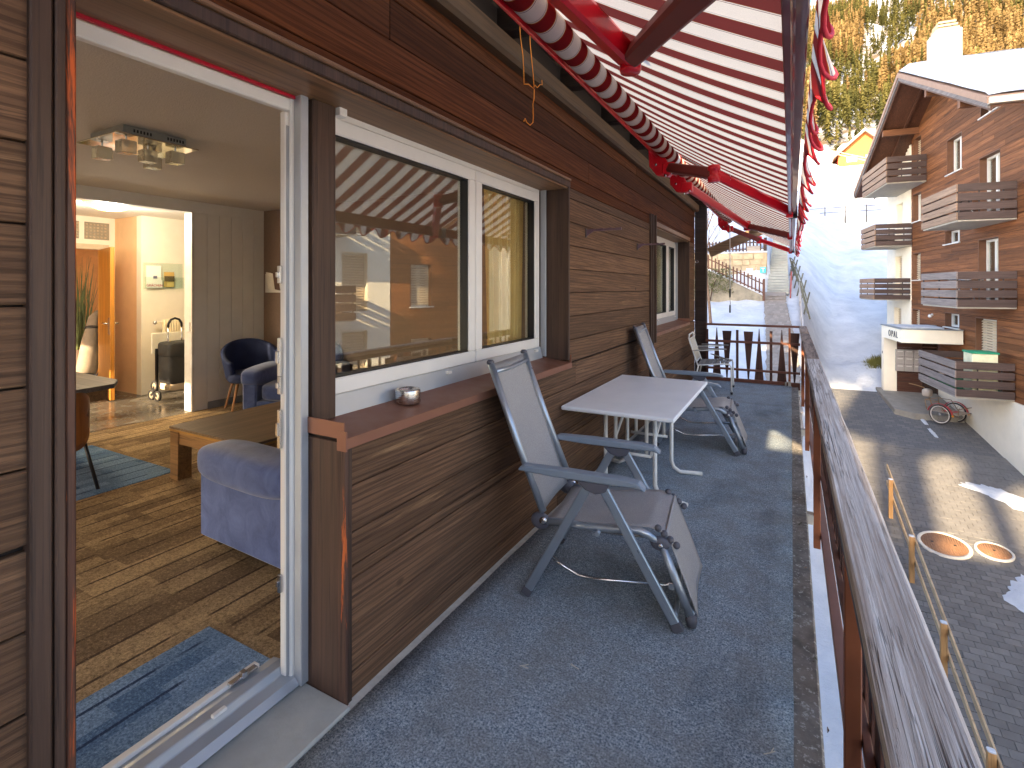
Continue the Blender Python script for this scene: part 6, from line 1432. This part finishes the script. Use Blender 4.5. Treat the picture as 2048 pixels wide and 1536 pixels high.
forest('larch_forest', 'golden larch forest covering the mountain side', 4300, 5, folmat('golden_larch', (124, 102, 66), (172, 146, 100)), 9, 17, 0.16, lambda x, y, r: noise.noise((x * 0.02, y * 0.02, 1)) > -0.25 + r.random() * 0.2 and not gully(x, y))
forest('pine_forest', 'dark green pines mixed into the larch forest', 2600, 9, folmat('olive_pine', (78, 80, 48), (122, 114, 66)), 8, 15, 0.18, lambda x, y, r: noise.noise((x * 0.02, y * 0.02, 1)) < 0.15 + r.random() * 0.3 and (not gully(x, y) or r.random() < 0.6))
# ------------------------------------------------------------------ unseen house and conifers behind the viewer, added to shade the yard
t = thing('shade_house', 'unseen house added behind the viewer to shade the yard', 'house', (4, -13.5, -6.5))
MB().box(-2.2, 16, -17, -10.5, -6.6, 4.4).build('wall', CREAM, t); MB().prism([(-17.6, 4.3), (-13.6, 6.95), (-9.8, 4.3), (-9.8, 4.5), (-13.6, 7.15), (-17.6, 4.5)], 'X', -2.7, 16.5).build('roof', W_DARK, t)
NEED = plain('conifer_needles', (52, 62, 36), 0.8, var=0.3, scale=0.6)
def shade_conifer(x, y, zb, h, bare, rmax, seed, label):  # unseen tree, height and crown shaped for the shadow it casts
    rg = random.Random(seed); t = thing('shade_conifer', label, 'tree', (x, y, zb), 0, 'unseen conifers added for shade')
    MB().tube([(x, y, zb), (x, y, zb + h * 0.6), (x, y, zb + h)], [0.35, 0.22, 0.03], 8).build('trunk', BARK, t)
    m = MB(); n = int(h * 60)
    for i in range(n):
        f = rg.random() ** 0.85; z = zb + bare + (h - bare) * f; r = rmax * (1 - f) * rg.uniform(0.2, 1.1) + 0.2; a = rg.uniform(0, 6.28); w_ = rg.uniform(0.25, 0.6)
        c_, s = math.cos(a), math.sin(a); m.add([(x + c_ * r * .3, y + s * r * .3, z + 0.2), (x + c_ * r - s * w_, y + s * r + c_ * w_, z - r * .22), (x + c_ * (r + .5), y + s * (r + .5), z - r * .35), (x + c_ * r + s * w_, y + s * r - c_ * w_, z - r * .28)], [(0, 1, 2, 3)])
    m.build('crown', NEED, t, recalc=False)
for i, (x, y, h, bare, rm) in enumerate(((0.2, -26, 40, 21.2, 2.6), (-5.2, -27, 58, 26.5, 3.4), (-8.9, -26, 54, 26.0, 3.6), (-2.0, -31, 60, 27.5, 3.4), (-7.0, -34, 64, 29, 3.8), (1.0, -30, 46, 23.8, 2.4), (-12.0, -30, 60, 27, 3.8), (-1.3, -27, 27.5, 22.2, 2.0), (-3.5, -40, 66, 33, 4.6), (-7.5, -42, 68, 33, 4.8), (-11.5, -41, 66, 33, 4.6), (0.5, -41, 62, 34, 4.0), (-9.6, -47, 72, 36, 5), (-15, -44, 70, 34, 5))):
    shade_conifer(x, y, -6.9, h, bare + 1.6, rm, i, 'unseen tall tree added to shade the yard and slope')
